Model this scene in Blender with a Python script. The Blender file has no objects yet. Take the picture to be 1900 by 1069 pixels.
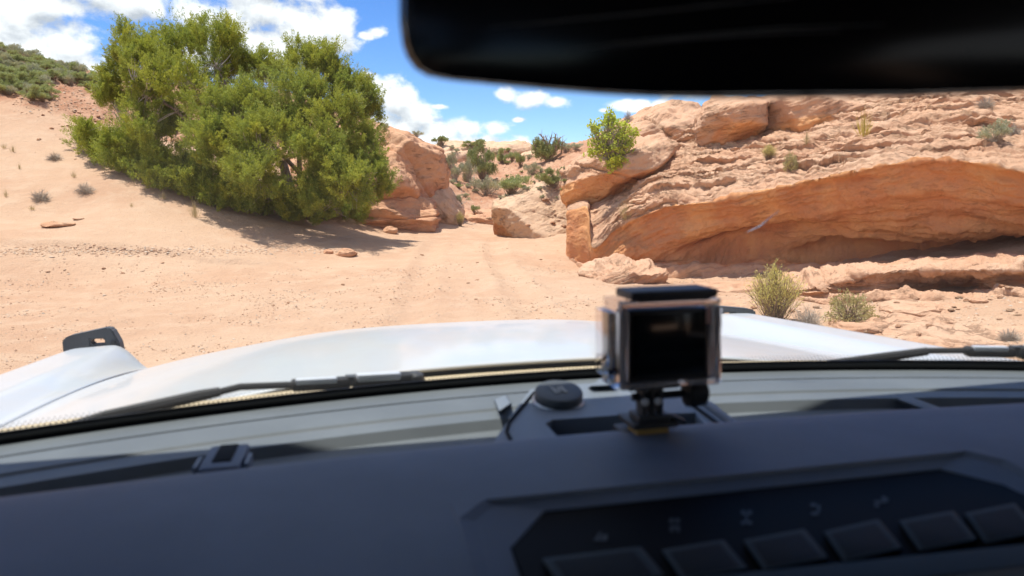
import bpy, bmesh, math, random
import numpy as np
from mathutils import Vector, Matrix
from mathutils.bvhtree import BVHTree

scene = bpy.context.scene
COL = scene.collection
R = math.radians

# ---------------------------------------------------------------- camera, light, exposure
FPX = 1357.0                                   # focal length in pixels of a 1900 px wide frame
CAM = np.array([-0.20, 0.0, 1.52])
YAW, PITCH, ROLL = R(12.0), R(6.5), R(1.0)     # to the right, downwards, clockwise
SP = math.sin(YAW); CP = math.cos(YAW)
HEAD = np.array([SP, CP, 0.0]); RIGHT0 = np.array([CP, -SP, 0.0])
FWD = np.array([SP*math.cos(PITCH), CP*math.cos(PITCH), -math.sin(PITCH)])
UP0 = np.array([SP*math.sin(PITCH), CP*math.sin(PITCH), math.cos(PITCH)])
RIGHT = RIGHT0*math.cos(ROLL) - UP0*math.sin(ROLL)
UP = UP0*math.cos(ROLL) + RIGHT0*math.sin(ROLL)

cd = bpy.data.cameras.new('camera'); cam = bpy.data.objects.new('camera', cd); COL.objects.link(cam)
cd.sensor_width = 36.0; cd.lens = FPX/1900*36.0
cd.clip_start = 0.02; cd.clip_end = 3000
mw = Matrix([[RIGHT[i], UP[i], -FWD[i], CAM[i]] for i in range(3)] + [[0, 0, 0, 1]])
cam.matrix_world = mw
cd.dof.use_dof = True; cd.dof.focus_distance = 14.0; cd.dof.aperture_fstop = 7.5
scene.camera = cam

SUN_AZ, SUN_EL = R(-66.0), R(77.0)              # azimuth clockwise from +Y
SUN = np.array([math.sin(SUN_AZ)*math.cos(SUN_EL), math.cos(SUN_AZ)*math.cos(SUN_EL), math.sin(SUN_EL)])
ld = bpy.data.lights.new('sun', 'SUN'); ld.energy = 3.8; ld.angle = R(0.53); ld.color = (1.0, 0.955, 0.89)
lo = bpy.data.objects.new('sun', ld); COL.objects.link(lo)
lo.rotation_euler = Vector(-SUN).to_track_quat('-Z', 'Y').to_euler(); lo.location = (0, 0, 60)

scene.view_settings.view_transform = 'Standard'
scene.view_settings.look = 'None'
scene.view_settings.exposure = 0.84
scene.view_settings.gamma = 1.0
scene.view_settings.use_curve_mapping = False
scene.cycles.use_denoising = True
scene.cycles.max_bounces = 12
scene.cycles.diffuse_bounces = 6
scene.cycles.transparent_max_bounces = 12
scene.cycles.caustics_reflective = False
scene.cycles.caustics_refractive = False

def pray(px, py):
    d = RIGHT*((px-950)/FPX) - UP*((py-534.5)/FPX) + FWD
    return d
def VD(px, py, D):
    """the point at horizontal depth D along the heading on the ray through photo pixel px, py"""
    d = pray(px, py)
    return CAM + d*(D/float(d @ HEAD))
def VZ(px, py, z):
    d = pray(px, py)
    return CAM + d*((z-CAM[2])/d[2])
def to_ad(P):
    q = np.asarray(P)-CAM
    return q @ RIGHT0, q @ HEAD
def from_ad(a, d):
    return CAM[0]+a*CP+d*SP, CAM[1]-a*SP+d*CP

# ---------------------------------------------------------------- node helpers
def lnk(nt, a, b): nt.links.new(a, b)
def nd(nt, typ, ins=None, **kw):
    n = nt.nodes.new(typ)
    for k, v in kw.items(): setattr(n, k, v)
    for k, v in (ins or {}).items():
        s = n.inputs[k]
        if isinstance(v, bpy.types.NodeSocket): nt.links.new(v, s)
        else:
            try: s.default_value = v
            except Exception: s.default_value = (*v, 1.0)
    return n
def mth(nt, op, a, b=None, c=None, clamp=False):
    n = nt.nodes.new('ShaderNodeMath'); n.operation = op; n.use_clamp = clamp
    for i, v in enumerate((a, b, c)):
        if v is None: continue
        if isinstance(v, bpy.types.NodeSocket): nt.links.new(v, n.inputs[i])
        else: n.inputs[i].default_value = v
    return n.outputs[0]
def sstep(nt, x, lo, hi):
    n = nd(nt, 'ShaderNodeMapRange', {0: x, 1: lo, 2: hi, 3: 0.0, 4: 1.0}, interpolation_type='SMOOTHSTEP')
    return n.outputs[0]
def mixc(nt, f, a, b, blend='MIX'):
    n = nt.nodes.new('ShaderNodeMix'); n.data_type = 'RGBA'; n.blend_type = blend; n.clamp_factor = True
    for i, v in ((0, f), (6, a), (7, b)):
        if isinstance(v, bpy.types.NodeSocket): nt.links.new(v, n.inputs[i])
        elif i == 0: n.inputs[0].default_value = v
        else: n.inputs[i].default_value = (*v[:3], 1.0)
    return n.outputs[2]
def noise(nt, vec, scale, detail=4, rough=0.55, dist=0.0):
    n = nd(nt, 'ShaderNodeTexNoise', {'Vector': vec, 'Scale': scale, 'Detail': detail, 'Roughness': rough, 'Distortion': dist})
    return n.outputs[0]
def vscale(nt, vec, s):
    n = nt.nodes.new('ShaderNodeVectorMath'); n.operation = 'MULTIPLY'
    nt.links.new(vec, n.inputs[0]); n.inputs[1].default_value = s
    return n.outputs[0]
def bump(nt, h, dist, strength=1.0, normal=None):
    n = nd(nt, 'ShaderNodeBump', {'Height': h, 'Distance': dist, 'Strength': strength})
    if normal is not None: nt.links.new(normal, n.inputs['Normal'])
    return n.outputs[0]

# ---------------------------------------------------------------- world: clear sky and cumulus
world = bpy.data.worlds.new('World'); scene.world = world; world.use_nodes = True
wt = world.node_tree; wt.nodes.clear()
wout = wt.nodes.new('ShaderNodeOutputWorld')
sky = wt.nodes.new('ShaderNodeTexSky'); sky.sky_type = 'NISHITA'; sky.sun_disc = False
sky.sun_elevation = SUN_EL; sky.sun_rotation = SUN_AZ
sky.altitude = 1400; sky.air_density = 1.0; sky.dust_density = 0.6; sky.ozone_density = 2.0
hsv = nd(wt, 'ShaderNodeHueSaturation', {'Hue': 0.512, 'Saturation': 1.32, 'Value': 0.84, 'Color': sky.outputs[0]})
bg1 = nd(wt, 'ShaderNodeBackground', {'Color': hsv.outputs[0], 'Strength': 0.140})
tc = wt.nodes.new('ShaderNodeTexCoord'); dirv = tc.outputs['Generated']
def wdot(v):
    n = wt.nodes.new('ShaderNodeVectorMath'); n.operation = 'DOT_PRODUCT'
    wt.links.new(dirv, n.inputs[0]); n.inputs[1].default_value = tuple(v)
    return n.outputs['Value']
az = mth(wt, 'ARCTAN2', wdot(RIGHT0), wdot(HEAD))
el = mth(wt, 'ARCSINE', wdot((0, 0, 1)))
def px_azel(px, py):
    d = pray(px, py); d = d/np.linalg.norm(d)
    return math.atan2(d @ RIGHT0, d @ HEAD), math.asin(d[2])
CLOUDS = [  # px, py, rx, ry in photo pixels
 (40,100,130,55),(-20,75,120,75),(120,98,70,52),(170,130,90,40),(240,150,80,30),(20,20,60,50),(-60,60,140,120),
 (90,5,90,22),(210,5,60,30),(255,0,55,32),(285,15,30,22),(160,-20,130,30),
 (420,45,110,55),(600,80,90,30),(490,20,110,55),(560,55,80,55),(610,55,60,50),(640,50,30,40),(460,75,140,40),(520,95,120,35),(360,30,45,35),(400,110,120,40),(500,-30,140,50),
 (700,60,30,14),(680,66,26,10),
 (700,170,50,40),(735,185,45,48),(770,215,55,35),(820,245,60,26),(870,240,50,26),(920,238,34,18),(880,265,85,22),(790,262,100,32),(720,240,90,50),(600,230,120,50),
 (940,178,40,18),(985,185,50,20),(1030,190,36,15),(1170,196,56,12),(1240,196,60,14),(816,198,22,7),(962,222,14,6),(960,266,24,8),(1120,205,16,6),
 (1300,150,90,40),(1500,140,110,40),(1750,120,120,50)]
def cloud_field(azs, els):
    acc = None
    for px, py, rx, ry in CLOUDS:
        a0, e0 = px_azel(px, py)
        x = mth(wt, 'MULTIPLY', mth(wt, 'SUBTRACT', azs, a0), FPX/rx)
        y = mth(wt, 'MULTIPLY', mth(wt, 'SUBTRACT', els, e0), FPX/ry)
        r2 = mth(wt, 'MULTIPLY_ADD', x, x, mth(wt, 'MULTIPLY', y, y))
        v = mth(wt, 'SUBTRACT', 1.0, mth(wt, 'SQRT', r2))
        acc = v if acc is None else mth(wt, 'SMOOTH_MAX', acc, v, 0.15)
    return acc
sv = vscale(wt, dirv, (1, 1, 1.35))
# clouds of the unseen rest of the sky, cover raised as in view for fill light
big = noise(wt, sv, 2.6, 3, 0.5)
side = sstep(wt, mth(wt, 'ABSOLUTE', az), 0.72, 0.85)
high = sstep(wt, el, 0.36, 0.48)
other = mth(wt, 'MULTIPLY', mth(wt, 'SUBTRACT', big, 0.47), 6.0)
out = mth(wt, 'MAXIMUM', side, high)
elsewhere = mth(wt, 'SUBTRACT', mth(wt, 'MULTIPLY', mth(wt, 'ADD', other, 1.5), out), 1.5)
def dens(azs, els, vec):
    f = mth(wt, 'MAXIMUM', cloud_field(azs, els), elsewhere)
    f = mth(wt, 'MAXIMUM', f, -1.2)
    n1 = noise(wt, vec, 15.0, 12, 0.66, 0.15)
    v = wt.nodes.new('ShaderNodeTexVoronoi'); v.feature = 'SMOOTH_F1'; v.inputs['Scale'].default_value = 34.0
    v.inputs['Smoothness'].default_value = 0.35
    wv = wt.nodes.new('ShaderNodeVectorMath'); wv.operation = 'MULTIPLY_ADD'
    wt.links.new(nd(wt, 'ShaderNodeTexNoise', {'Vector': vec, 'Scale': 40.0, 'Detail': 5.0}).outputs[1], wv.inputs[0]); wv.inputs[1].default_value = (.035,)*3; wt.links.new(vec, wv.inputs[2])
    wt.links.new(wv.outputs[0], v.inputs['Vector'])
    b = mth(wt, 'SUBTRACT', 0.45, v.outputs[0])
    t = mth(wt, 'MULTIPLY_ADD', mth(wt, 'SUBTRACT', n1, 0.5), 2.4, f)
    return mth(wt, 'MULTIPLY_ADD', b, 0.55, t)
d0 = dens(az, el, sv)
sh = wt.nodes.new('ShaderNodeVectorMath'); sh.operation = 'ADD'; wt.links.new(sv, sh.inputs[0]); sh.inputs[1].default_value = (0, 0, 0.02)
d1 = dens(az, mth(wt, 'ADD', el, 0.017), sh.outputs[0])
mask = sstep(wt, d0, -0.05, 0.60)
lit = mth(wt, 'MULTIPLY_ADD', mth(wt, 'SUBTRACT', d0, d1), 1.0, 0.62, clamp=True)
ccol = mixc(wt, lit, (0.47, 0.50, 0.55), (0.94, 0.95, 0.96))
bg2 = nd(wt, 'ShaderNodeBackground', {'Color': ccol, 'Strength': 0.78})
mx = nd(wt, 'ShaderNodeMixShader', {0: mth(wt, 'MULTIPLY', mask, 0.97), 1: bg1.outputs[0], 2: bg2.outputs[0]})
wt.links.new(mx.outputs[0], wout.inputs[0])
world.cycles.sampling_method = 'MANUAL'; world.cycles.sample_map_resolution = 1024

# ---------------------------------------------------------------- mesh helpers
def tag(o, label=None, cat=None, group=None, kind=None):
    for k, v in (('label', label), ('category', cat), ('group', group), ('kind', kind)):
        if v: o[k] = v
    return o
def empty(name, loc=(0, 0, 0), label=None, cat=None, group=None):
    o = bpy.data.objects.new(name, None); o.empty_display_size = 0.1; COL.objects.link(o)
    o.location = tuple(loc)
    return tag(o, label, cat, group)
def link(name, me, parent=None, label=None):
    o = bpy.data.objects.new(name, me); COL.objects.link(o)
    if parent is not None: o.parent = parent
    if label: o['label'] = label
    return o
def npmesh(name, V, F, mat=None, smooth=True, attrs=None):
    """V (N,3), F (M,3) or (M,4) arrays"""
    V = np.ascontiguousarray(V, dtype=np.float32); F = np.ascontiguousarray(F, dtype=np.int32)
    me = bpy.data.meshes.new(name); m, k = F.shape
    me.vertices.add(len(V)); me.vertices.foreach_set('co', V.ravel())
    me.loops.add(m*k); me.loops.foreach_set('vertex_index', F.ravel())
    me.polygons.add(m); me.polygons.foreach_set('loop_start', np.arange(0, m*k, k, dtype=np.int32))
    me.polygons.foreach_set('loop_total', np.full(m, k, dtype=np.int32))
    me.polygons.foreach_set('use_smooth', np.full(m, bool(smooth)))
    me.update(calc_edges=True)
    for an, arr in (attrs or {}).items():
        a = me.attributes.new(an, 'FLOAT', 'POINT'); a.data.foreach_set('value', np.ascontiguousarray(arr, dtype=np.float32))
    if mat: me.materials.append(mat)
    return me
def gridF(nu, nv):
    i = np.arange((nu-1)*(nv-1)); r = i//(nv-1); c = i % (nv-1)
    a = r*nv+c
    return np.stack([a, a+nv, a+nv+1, a+1], 1)
class MB:
    """collects small shapes and builds them as one mesh object"""
    def __init__(s): s.bm = bmesh.new()
    def _add(s, b, M4=None):
        if M4 is not None: bmesh.ops.transform(b, matrix=M4, verts=b.verts)
        me = bpy.data.meshes.new('t'); b.to_mesh(me); b.free(); s.bm.from_mesh(me); bpy.data.meshes.remove(me)
        return s
    def box(s, c, size, bev=0.0, rot=None, seg=2):
        b = bmesh.new(); bmesh.ops.create_cube(b, size=1.0)
        bmesh.ops.scale(b, vec=size, verts=b.verts)
        if bev: bmesh.ops.bevel(b, geom=list(b.edges), offset=bev, segments=seg, profile=.6, affect='EDGES')
        M4 = Matrix.Translation(Vector(c))
        if rot is not None: M4 = M4 @ rot
        return s._add(b, M4)
    def prism(s, pts, thick, bev=0.0, M4=None, seg=2):
        """outline pts (x, y), extruded to z = thick"""
        b = bmesh.new(); vs = [b.verts.new((p[0], p[1], 0)) for p in pts]; f = b.faces.new(vs)
        r = bmesh.ops.extrude_face_region(b, geom=[f]); top = [v for v in r['geom'] if isinstance(v, bmesh.types.BMVert)]
        bmesh.ops.translate(b, vec=(0, 0, thick), verts=top)
        bmesh.ops.recalc_face_normals(b, faces=b.faces)
        if bev:
            es = [e for e in b.edges if abs(e.verts[0].co.z-e.verts[1].co.z) < 1e-7]
            bmesh.ops.bevel(b, geom=es, offset=bev, segments=seg, profile=.6, affect='EDGES')
        return s._add(b, M4)
    def solid(s, bottom, top, bev=0.0, seg=2):
        """frustum between two loops of 3-D points"""
        b = bmesh.new(); lo = [b.verts.new(tuple(p)) for p in bottom]; hi = [b.verts.new(tuple(p)) for p in top]
        n = len(lo); b.faces.new(lo[::-1]); b.faces.new(hi)
        for i in range(n): b.faces.new((lo[i], lo[(i+1) % n], hi[(i+1) % n], hi[i]))
        bmesh.ops.recalc_face_normals(b, faces=b.faces)
        if bev: bmesh.ops.bevel(b, geom=list(b.edges), offset=bev, segments=seg, profile=.6, affect='EDGES')
        return s._add(b)
    def tube(s, pts, rad, n=8, cap=True):
        pts = [np.asarray(p, float) for p in pts]; k = len(pts)
        rads = rad if isinstance(rad, (list, tuple)) else [rad]*k
        b = bmesh.new(); rings = []
        prev = None
        for i, p in enumerate(pts):
            t = pts[min(i+1, k-1)]-pts[max(i-1, 0)]; t = t/np.linalg.norm(t)
            if prev is None:
                h = np.array([0, 0, 1.]) if abs(t[2]) < .9 else np.array([1., 0, 0])
                x = np.cross(h, t)
            else: x = prev - t*(prev @ t)
            x /= np.linalg.norm(x); y = np.cross(t, x); prev = x
            rings.append([b.verts.new(tuple(p+rads[i]*(x*math.cos(q)+y*math.sin(q)))) for q in np.linspace(0, 2*math.pi, n, endpoint=False)])
        for i in range(k-1):
            for j in range(n): b.faces.new((rings[i][j], rings[i][(j+1) % n], rings[i+1][(j+1) % n], rings[i+1][j]))
        if cap: b.faces.new(rings[0][::-1]); b.faces.new(rings[-1])
        return s._add(b)
    def lathe(s, prof, M4=None, n=40):
        b = bmesh.new(); rings = []
        for r, z in prof:
            rings.append([b.verts.new((max(r, 1e-5)*math.cos(q), max(r, 1e-5)*math.sin(q), z)) for q in np.linspace(0, 2*math.pi, n, endpoint=False)])
        for i in range(len(rings)-1):
            for j in range(n): b.faces.new((rings[i][j], rings[i][(j+1) % n], rings[i+1][(j+1) % n], rings[i+1][j]))
        b.faces.new(rings[0][::-1]); b.faces.new(rings[-1])
        bmesh.ops.recalc_face_normals(b, faces=b.faces)
        return s._add(b, M4)
    def build(s, name, mat, parent=None, label=None, smooth=True):
        me = bpy.data.meshes.new(name); s.bm.to_mesh(me); s.bm.free()
        me.materials.append(mat)
        if smooth:
            me.polygons.foreach_set('use_smooth', [True]*len(me.polygons))
            try: me.set_sharp_from_angle(angle=R(38))
            except Exception: pass
        o = link(name, me, parent, label)
        if parent is not None: # mesh data is in world space: cancel the parent's own place
            o.matrix_parent_inverse = Matrix.Translation(-parent_world(parent))
        return o
def parent_world(p):
    return p.location.copy() if p.type == 'EMPTY' else Vector((0, 0, 0))

# ---------------------------------------------------------------- numpy noise
_rs = np.random.RandomState(7)
_perm = _rs.permutation(256); _perm = np.concatenate([_perm, _perm, _perm])
_grad = _rs.normal(size=(256, 3)); _grad /= np.linalg.norm(_grad, axis=1)[:, None]
def perlin(p):
    p = np.asarray(p, float); i = np.floor(p).astype(int); f = p-i; i &= 255
    u = f*f*f*(f*(f*6-15)+10); res = 0
    for dx in (0, 1):
        for dy in (0, 1):
            for dz in (0, 1):
                h = _perm[_perm[_perm[i[:, 0]+dx]+i[:, 1]+dy]+i[:, 2]+dz]
                g = _grad[h]
                dot = g[:, 0]*(f[:, 0]-dx)+g[:, 1]*(f[:, 1]-dy)+g[:, 2]*(f[:, 2]-dz)
                w = (u[:, 0] if dx else 1-u[:, 0])*(u[:, 1] if dy else 1-u[:, 1])*(u[:, 2] if dz else 1-u[:, 2])
                res = res + w*dot
    return res*1.5
def fbm(p, oct=4, gain=0.5, lac=2.03):
    a = 1.0; s = 0; q = np.asarray(p, float).copy()
    for k in range(oct):
        s = s + a*perlin(q); q = q*lac+17.3; a *= gain
    return s
def smst(x, a, b):
    t = np.clip((x-a)/(b-a), 0, 1); return t*t*(3-2*t)
# ---------------------------------------------------------------- materials of the land
def base_mat(name):
    m = bpy.data.materials.new(name); m.use_nodes = True; nt = m.node_tree
    p = nt.nodes['Principled BSDF']; t = nt.nodes.new('ShaderNodeTexCoord')
    return m, nt, p, t.outputs['Object']
def attr(nt, name):
    n = nt.nodes.new('ShaderNodeAttribute'); n.attribute_name = name; return n.outputs['Fac']

def make_sand():
    m, nt, p, co = base_mat('sand')
    big = noise(nt, co, 0.25, 4); mid = noise(nt, co, 1.7, 6, 0.6); fine = noise(nt, co, 26, 6, 0.65); spk = noise(nt, co, 85, 3, 0.6)
    c = mixc(nt, sstep(nt, big, 0.35, 0.65), (0.530, 0.348, 0.230), (0.488, 0.298, 0.190))
    c = mixc(nt, mth(nt, 'MULTIPLY', sstep(nt, mid, 0.42, 0.7), 0.6), c, (0.568, 0.395, 0.272))
    rough = attr(nt, 'coarse')
    dk = mth(nt, 'MULTIPLY', sstep(nt, spk, 0.60, 0.76), mth(nt, 'MULTIPLY_ADD', rough, 0.38, 0.08))
    c = mixc(nt, dk, c, (0.27, 0.15, 0.09))
    c = mixc(nt, mth(nt, 'MULTIPLY', sstep(nt, fine, 0.55, 0.75), 0.35), c, (0.55, 0.40, 0.30))
    soil = mth(nt, 'ADD', attr(nt, 'soil'), mth(nt, 'MULTIPLY', mth(nt, 'SUBTRACT', mid, 0.5), 0.9))
    red = mixc(nt, sstep(nt, mth(nt, 'MULTIPLY_ADD', noise(nt, co, .9, 7, .68), .7, mth(nt, 'MULTIPLY', fine, .3)), .38, .62), (0.37, 0.175, 0.10), (0.50, 0.30, 0.195))
    c = mixc(nt, sstep(nt, soil, 0.35, 0.75), c, red)
    lnk(nt, c, p.inputs['Base Color']); p.inputs['Roughness'].default_value = 0.95; p.inputs['Specular IOR Level'].default_value = 0.15
    h = mth(nt, 'MULTIPLY_ADD', fine, 0.55, mth(nt, 'MULTIPLY', mid, 1.2))
    h = mth(nt, 'MULTIPLY_ADD', noise(nt, co, 7.5, 5, 0.62), 0.8, h)
    b1 = bump(nt, h, 0.075, 0.75)
    b2 = bump(nt, spk, 0.014, 0.7, b1)
    lnk(nt, b2, p.inputs['Normal'])
    return m
def make_rock(name='sandstone', pale=(0.625, 0.395, 0.260), tan=(0.575, 0.325, 0.200), fresh=(0.74, 0.375, 0.165), strat=9.0):
    m, nt, p, co = base_mat(name)
    sx = nt.nodes.new('ShaderNodeSeparateXYZ'); lnk(nt, co, sx.inputs[0]); cb = nt.nodes.new('ShaderNodeCombineXYZ')
    lnk(nt, mth(nt, 'MULTIPLY', sx.outputs[0], .6), cb.inputs[0]); lnk(nt, mth(nt, 'MULTIPLY', sx.outputs[1], .6), cb.inputs[1]); lnk(nt, mth(nt, 'MULTIPLY', attr(nt, 'bed'), strat), cb.inputs[2])
    st = noise(nt, cb.outputs[0], 1.0, 8, 0.68, 0.0)
    big = noise(nt, co, 0.9, 5, 0.6); fine = noise(nt, co, 14, 8, 0.68); grain = noise(nt, co, 60, 4, 0.7)
    c = mixc(nt, sstep(nt, mth(nt, 'MULTIPLY_ADD', st, 0.6, mth(nt, 'MULTIPLY', big, 0.4)), 0.38, 0.62), tan, pale)
    c = mixc(nt, mth(nt, 'MULTIPLY', sstep(nt, fine, 0.52, 0.72), 0.35), c, (0.64, 0.47, 0.33))
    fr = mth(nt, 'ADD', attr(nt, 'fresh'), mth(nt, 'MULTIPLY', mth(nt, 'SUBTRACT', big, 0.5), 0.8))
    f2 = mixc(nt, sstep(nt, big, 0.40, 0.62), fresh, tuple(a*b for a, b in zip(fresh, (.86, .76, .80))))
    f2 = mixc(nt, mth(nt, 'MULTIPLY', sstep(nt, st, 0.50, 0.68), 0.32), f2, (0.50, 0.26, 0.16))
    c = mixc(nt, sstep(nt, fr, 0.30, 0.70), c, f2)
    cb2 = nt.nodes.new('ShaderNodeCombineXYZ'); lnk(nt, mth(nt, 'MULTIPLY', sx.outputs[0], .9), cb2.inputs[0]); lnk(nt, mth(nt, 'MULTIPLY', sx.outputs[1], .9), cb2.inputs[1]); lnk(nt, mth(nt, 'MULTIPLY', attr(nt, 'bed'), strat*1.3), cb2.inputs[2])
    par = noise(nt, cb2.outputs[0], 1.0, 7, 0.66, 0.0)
    ledge_shade = mth(nt, 'SUBTRACT', 1.0, sstep(nt, mth(nt, 'ABSOLUTE', mth(nt, 'SUBTRACT', par, .5)), .004, .022))  # thin dark lines: shade under the ledges painted into the rock colour
    ledge_shade = mth(nt, 'MULTIPLY', mth(nt, 'MULTIPLY', ledge_shade, mth(nt, 'MULTIPLY_ADD', attr(nt, 'fresh'), -.75, 1.0)), sstep(nt, noise(nt, co, 1.7, 4, .6), .45, .62))
    c = mixc(nt, mth(nt, 'MULTIPLY', ledge_shade, .55), c, (0.27, 0.145, 0.08))
    # dark desert varnish in thin smudges
    v = sstep(nt, noise(nt, vscale(nt, co, (2.5, 2.5, 0.8)), 1.6, 6, 0.7, 1.0), 0.60, 0.78)
    c = mixc(nt, mth(nt, 'MULTIPLY', v, 0.30), c, (0.30, 0.16, 0.09))
    c = mixc(nt, mth(nt, 'MULTIPLY', sstep(nt, grain, 0.60, 0.8), 0.25), c, (0.33, 0.18, 0.11))
    lnk(nt, c, p.inputs['Base Color']); p.inputs['Roughness'].default_value = 0.93; p.inputs['Specular IOR Level'].default_value = 0.18
    b1 = bump(nt, st, 0.07, 0.7); b2 = bump(nt, fine, 0.05, 0.7, b1); b3 = bump(nt, mth(nt, 'SUBTRACT', grain, mth(nt, 'MULTIPLY', ledge_shade, 1.5)), 0.02, 0.8, b2)
    lnk(nt, b3, p.inputs['Normal'])
    return m
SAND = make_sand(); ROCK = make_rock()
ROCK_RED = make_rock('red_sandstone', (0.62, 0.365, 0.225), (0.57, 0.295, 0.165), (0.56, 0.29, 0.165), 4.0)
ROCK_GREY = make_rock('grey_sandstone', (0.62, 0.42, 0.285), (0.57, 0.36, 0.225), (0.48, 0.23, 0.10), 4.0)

# ---------------------------------------------------------------- the land: heights through surveyed points
ctrl = []
def g(px, py, d):
    P = VD(px, py, d); a, dd = to_ad(P); ctrl.append((a, dd, P[2]))
def gz(a, d, z): ctrl.append((a, d, z))
for t in [(-4,2,0),(0,2,0),(4,2,0.02),(-4,6,0),(0,6,0),(3,6,.02),(-6,9,.03),(-2,9,0),(1.5,9,.02),(-7,12,.06),(-2.5,12,.06),(1.2,12,.08),
          (-9,14.5,.16),(-4,15,.16),(0,15.5,.17),(0,19,.33),(-2.5,19,.33),(-5.5,17,.28),(-1.6,22,.48),(0.2,22,.48)]: gz(*t)
for t in [(0,455,16),(0,400,18.5),(0,330,21),(0,250,24),(0,172,27.5),(0,120,31),(0,92,35),
          (100,400,19),(100,300,22.5),(100,190,27.5),(100,135,32),
          (200,452,16.5),(200,400,18.6),(200,335,21),(190,250,25.5),(190,185,29.5),(190,155,33),
          (380,452,17.5),(380,405,19.8),(440,410,20),(300,250,28),(460,220,33),(460,168,38),
          (560,450,19.2),(600,435,20.3),(560,370,24),(600,260,33),(600,190,40),
          (700,452,20),(700,436,23),(740,330,31),(740,250,42),
          (850,433,25),(900,426,26.5),(880,400,32),(880,372,38),(890,335,46),(930,302,56),(850,304,62),(900,300,75),(1000,296,60),(1060,268,52),(1050,335,38),(100,150,40),(200,180,42),(0,125,44),(-80,125,46),
          (1000,425,27.5),(1010,360,36),
          (1050,476,18.6),(1100,505,17),(1222,520,15.5),(1150,520,14),(1280,545,12),(1419,520,13.5),(1575,512,12.4),(1400,560,10.5),(1500,600,8.7),(1685,502,11.6),(1700,600,8.2),(1600,540,10.6),(1785,500,10.8),(1785,545,9.3),
          (1900,492,10.1),(1900,545,8.8),(1900,640,6.7),(2150,480,8.6),(2150,600,6.6),(2500,470,7),
          (1305,330,24),(1575,300,21),(1900,260,18),(1305,255,34),(1700,150,34)]: g(*t)
for t in [(-60,60,9),(60,60,12),(25,75,11),(-30,90,7),(0,130,10),(-100,150,14),(100,150,14),(0,230,9),(150,60,14),(-150,60,14),(0,-20,0),(-25,-20,.8),(25,-20,.8),(-14,4,.3),(-25,6,1.0),(-30,15,3.0),
          (-40,30,9.0),(9,2,.8),(14,3,2.2),(18,10,6),(30,25,8),(0,-60,1),(-100,-60,4),(100,-60,4),(-200,230,14),(200,230,14),(-200,-60,8),(200,-60,8)]: gz(*t)
CT = np.array(ctrl)
def _U(r2): return np.where(r2 > 1e-9, 0.5*r2*np.log(np.maximum(r2, 1e-9)), 0.0)
n = len(CT); X2 = CT[:, :2]
K = _U(((X2[:, None]-X2[None])**2).sum(-1)) + np.eye(n)*0.35
Pm = np.hstack([np.ones((n, 1)), X2]); A = np.block([[K, Pm], [Pm.T, np.zeros((3, 3))]])
W = np.linalg.solve(A, np.concatenate([CT[:, 2], np.zeros(3)]))
def H0(a, d):
    a = np.asarray(a, float); d = np.asarray(d, float); s = W[n]+W[n+1]*a+W[n+2]*d
    for k in range(n): s = s+W[k]*_U((a-CT[k, 0])**2+(d-CT[k, 1])**2)
    return s
def soil_mask(a, d):
    left = smst(d - (26.0 + 0.10*(a+19)), -1.5, 2.0)*smst(-a, 2, 6)          # rough red slope behind the dune
    hill = smst(d, 29, 33)*smst(a, -6, -2)
    back = smst(d, 30, 34)
    right = smst(a-2.5-(17-d)*0.35, 0.0, 1.5)*smst(d, 5, 8)*0.45
    return np.clip(np.maximum(np.maximum(left, hill), np.maximum(back, right)), 0, 1)
def coarse_mask(a, d):
    floor = 1-smst(d-(15.8+0.03*(a+10)), -0.6, 0.8)*smst(-a, -3, 3)
    return np.clip(floor, 0.05, 1)
def H(a, d):
    z = H0(a, d); p = np.stack([a, d, np.zeros_like(a)], 1)
    soil = soil_mask(a, d); co = coarse_mask(a, d)
    z = z + 0.035*fbm(p*0.55, 3)*(0.4+0.6*co) + 0.030*co*fbm(p*2.3+9, 4) + 0.014*co*fbm(p*9.0+3, 3)
    z = z + soil*(0.20*fbm(p*0.8+40, 6, .58)+0.07*fbm(p*5.0, 4, .6))*smst(d, 6, 16)
    # low scarp where the flood cut the foot of the dune
    e = d-(16.1+0.045*(a+13)+0.45*fbm(np.stack([a*.35, a*0, a*0+5], 1), 3))
    fade = smst(-a, 4.2, 6.5)*(1-smst(-a, 16, 20))
    z = z + fade*0.10*(smst(e, -0.10, 0.12)-smst(e, 0.1, 2.4))
    # old wheel ruts down the wash
    for off in (-1.55, 0.15):
        w = a-(off+(-0.03)*(d-8)+0.25*np.sin(d*.23))
        z = z - 0.055*np.exp(-(w/0.22)**2)*smst(d, 4, 8)*(1-smst(d, 20, 24)) + 0.032*np.exp(-((np.abs(w)-0.36)/0.12)**2)*smst(d, 4, 8)*(1-smst(d, 20, 24))
    # wind-laid ripples on the dune face
    z = z + (1-co)*(1-soil)*0.008*fbm(np.stack([a*1.2, d*5.5, a*0], 1), 3)
    return z
da = np.concatenate([np.geomspace(200, 22, 70, endpoint=False)*-1, np.arange(-22, 13, 0.085), np.geomspace(13, 200, 80)])
dd = np.concatenate([-np.geomspace(60, 3, 25, endpoint=False), np.arange(-3, 5, .4), np.arange(5, 24, 0.075), np.arange(24, 36, .11), np.arange(36, 80, .45), np.geomspace(80, 260, 40)])
AA, DD = np.meshgrid(da, dd, indexing='ij'); AA = AA.ravel(); DD = DD.ravel()
ZZ = H(AA, DD); GX, GY = from_ad(AA, DD)
GV = np.stack([GX, GY, ZZ], 1); GF = gridF(len(da), len(dd))[:, ::-1]
ground_me = npmesh('ground', GV, GF, SAND, True, {'soil': soil_mask(AA, DD), 'coarse': coarse_mask(AA, DD)})
ground = link('ground', ground_me); tag(ground, 'pink sandy wash floor rising into dunes and red hills', None, None, 'structure')
SURF = [BVHTree.FromPolygons(GV.tolist(), GF.tolist())]
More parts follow.
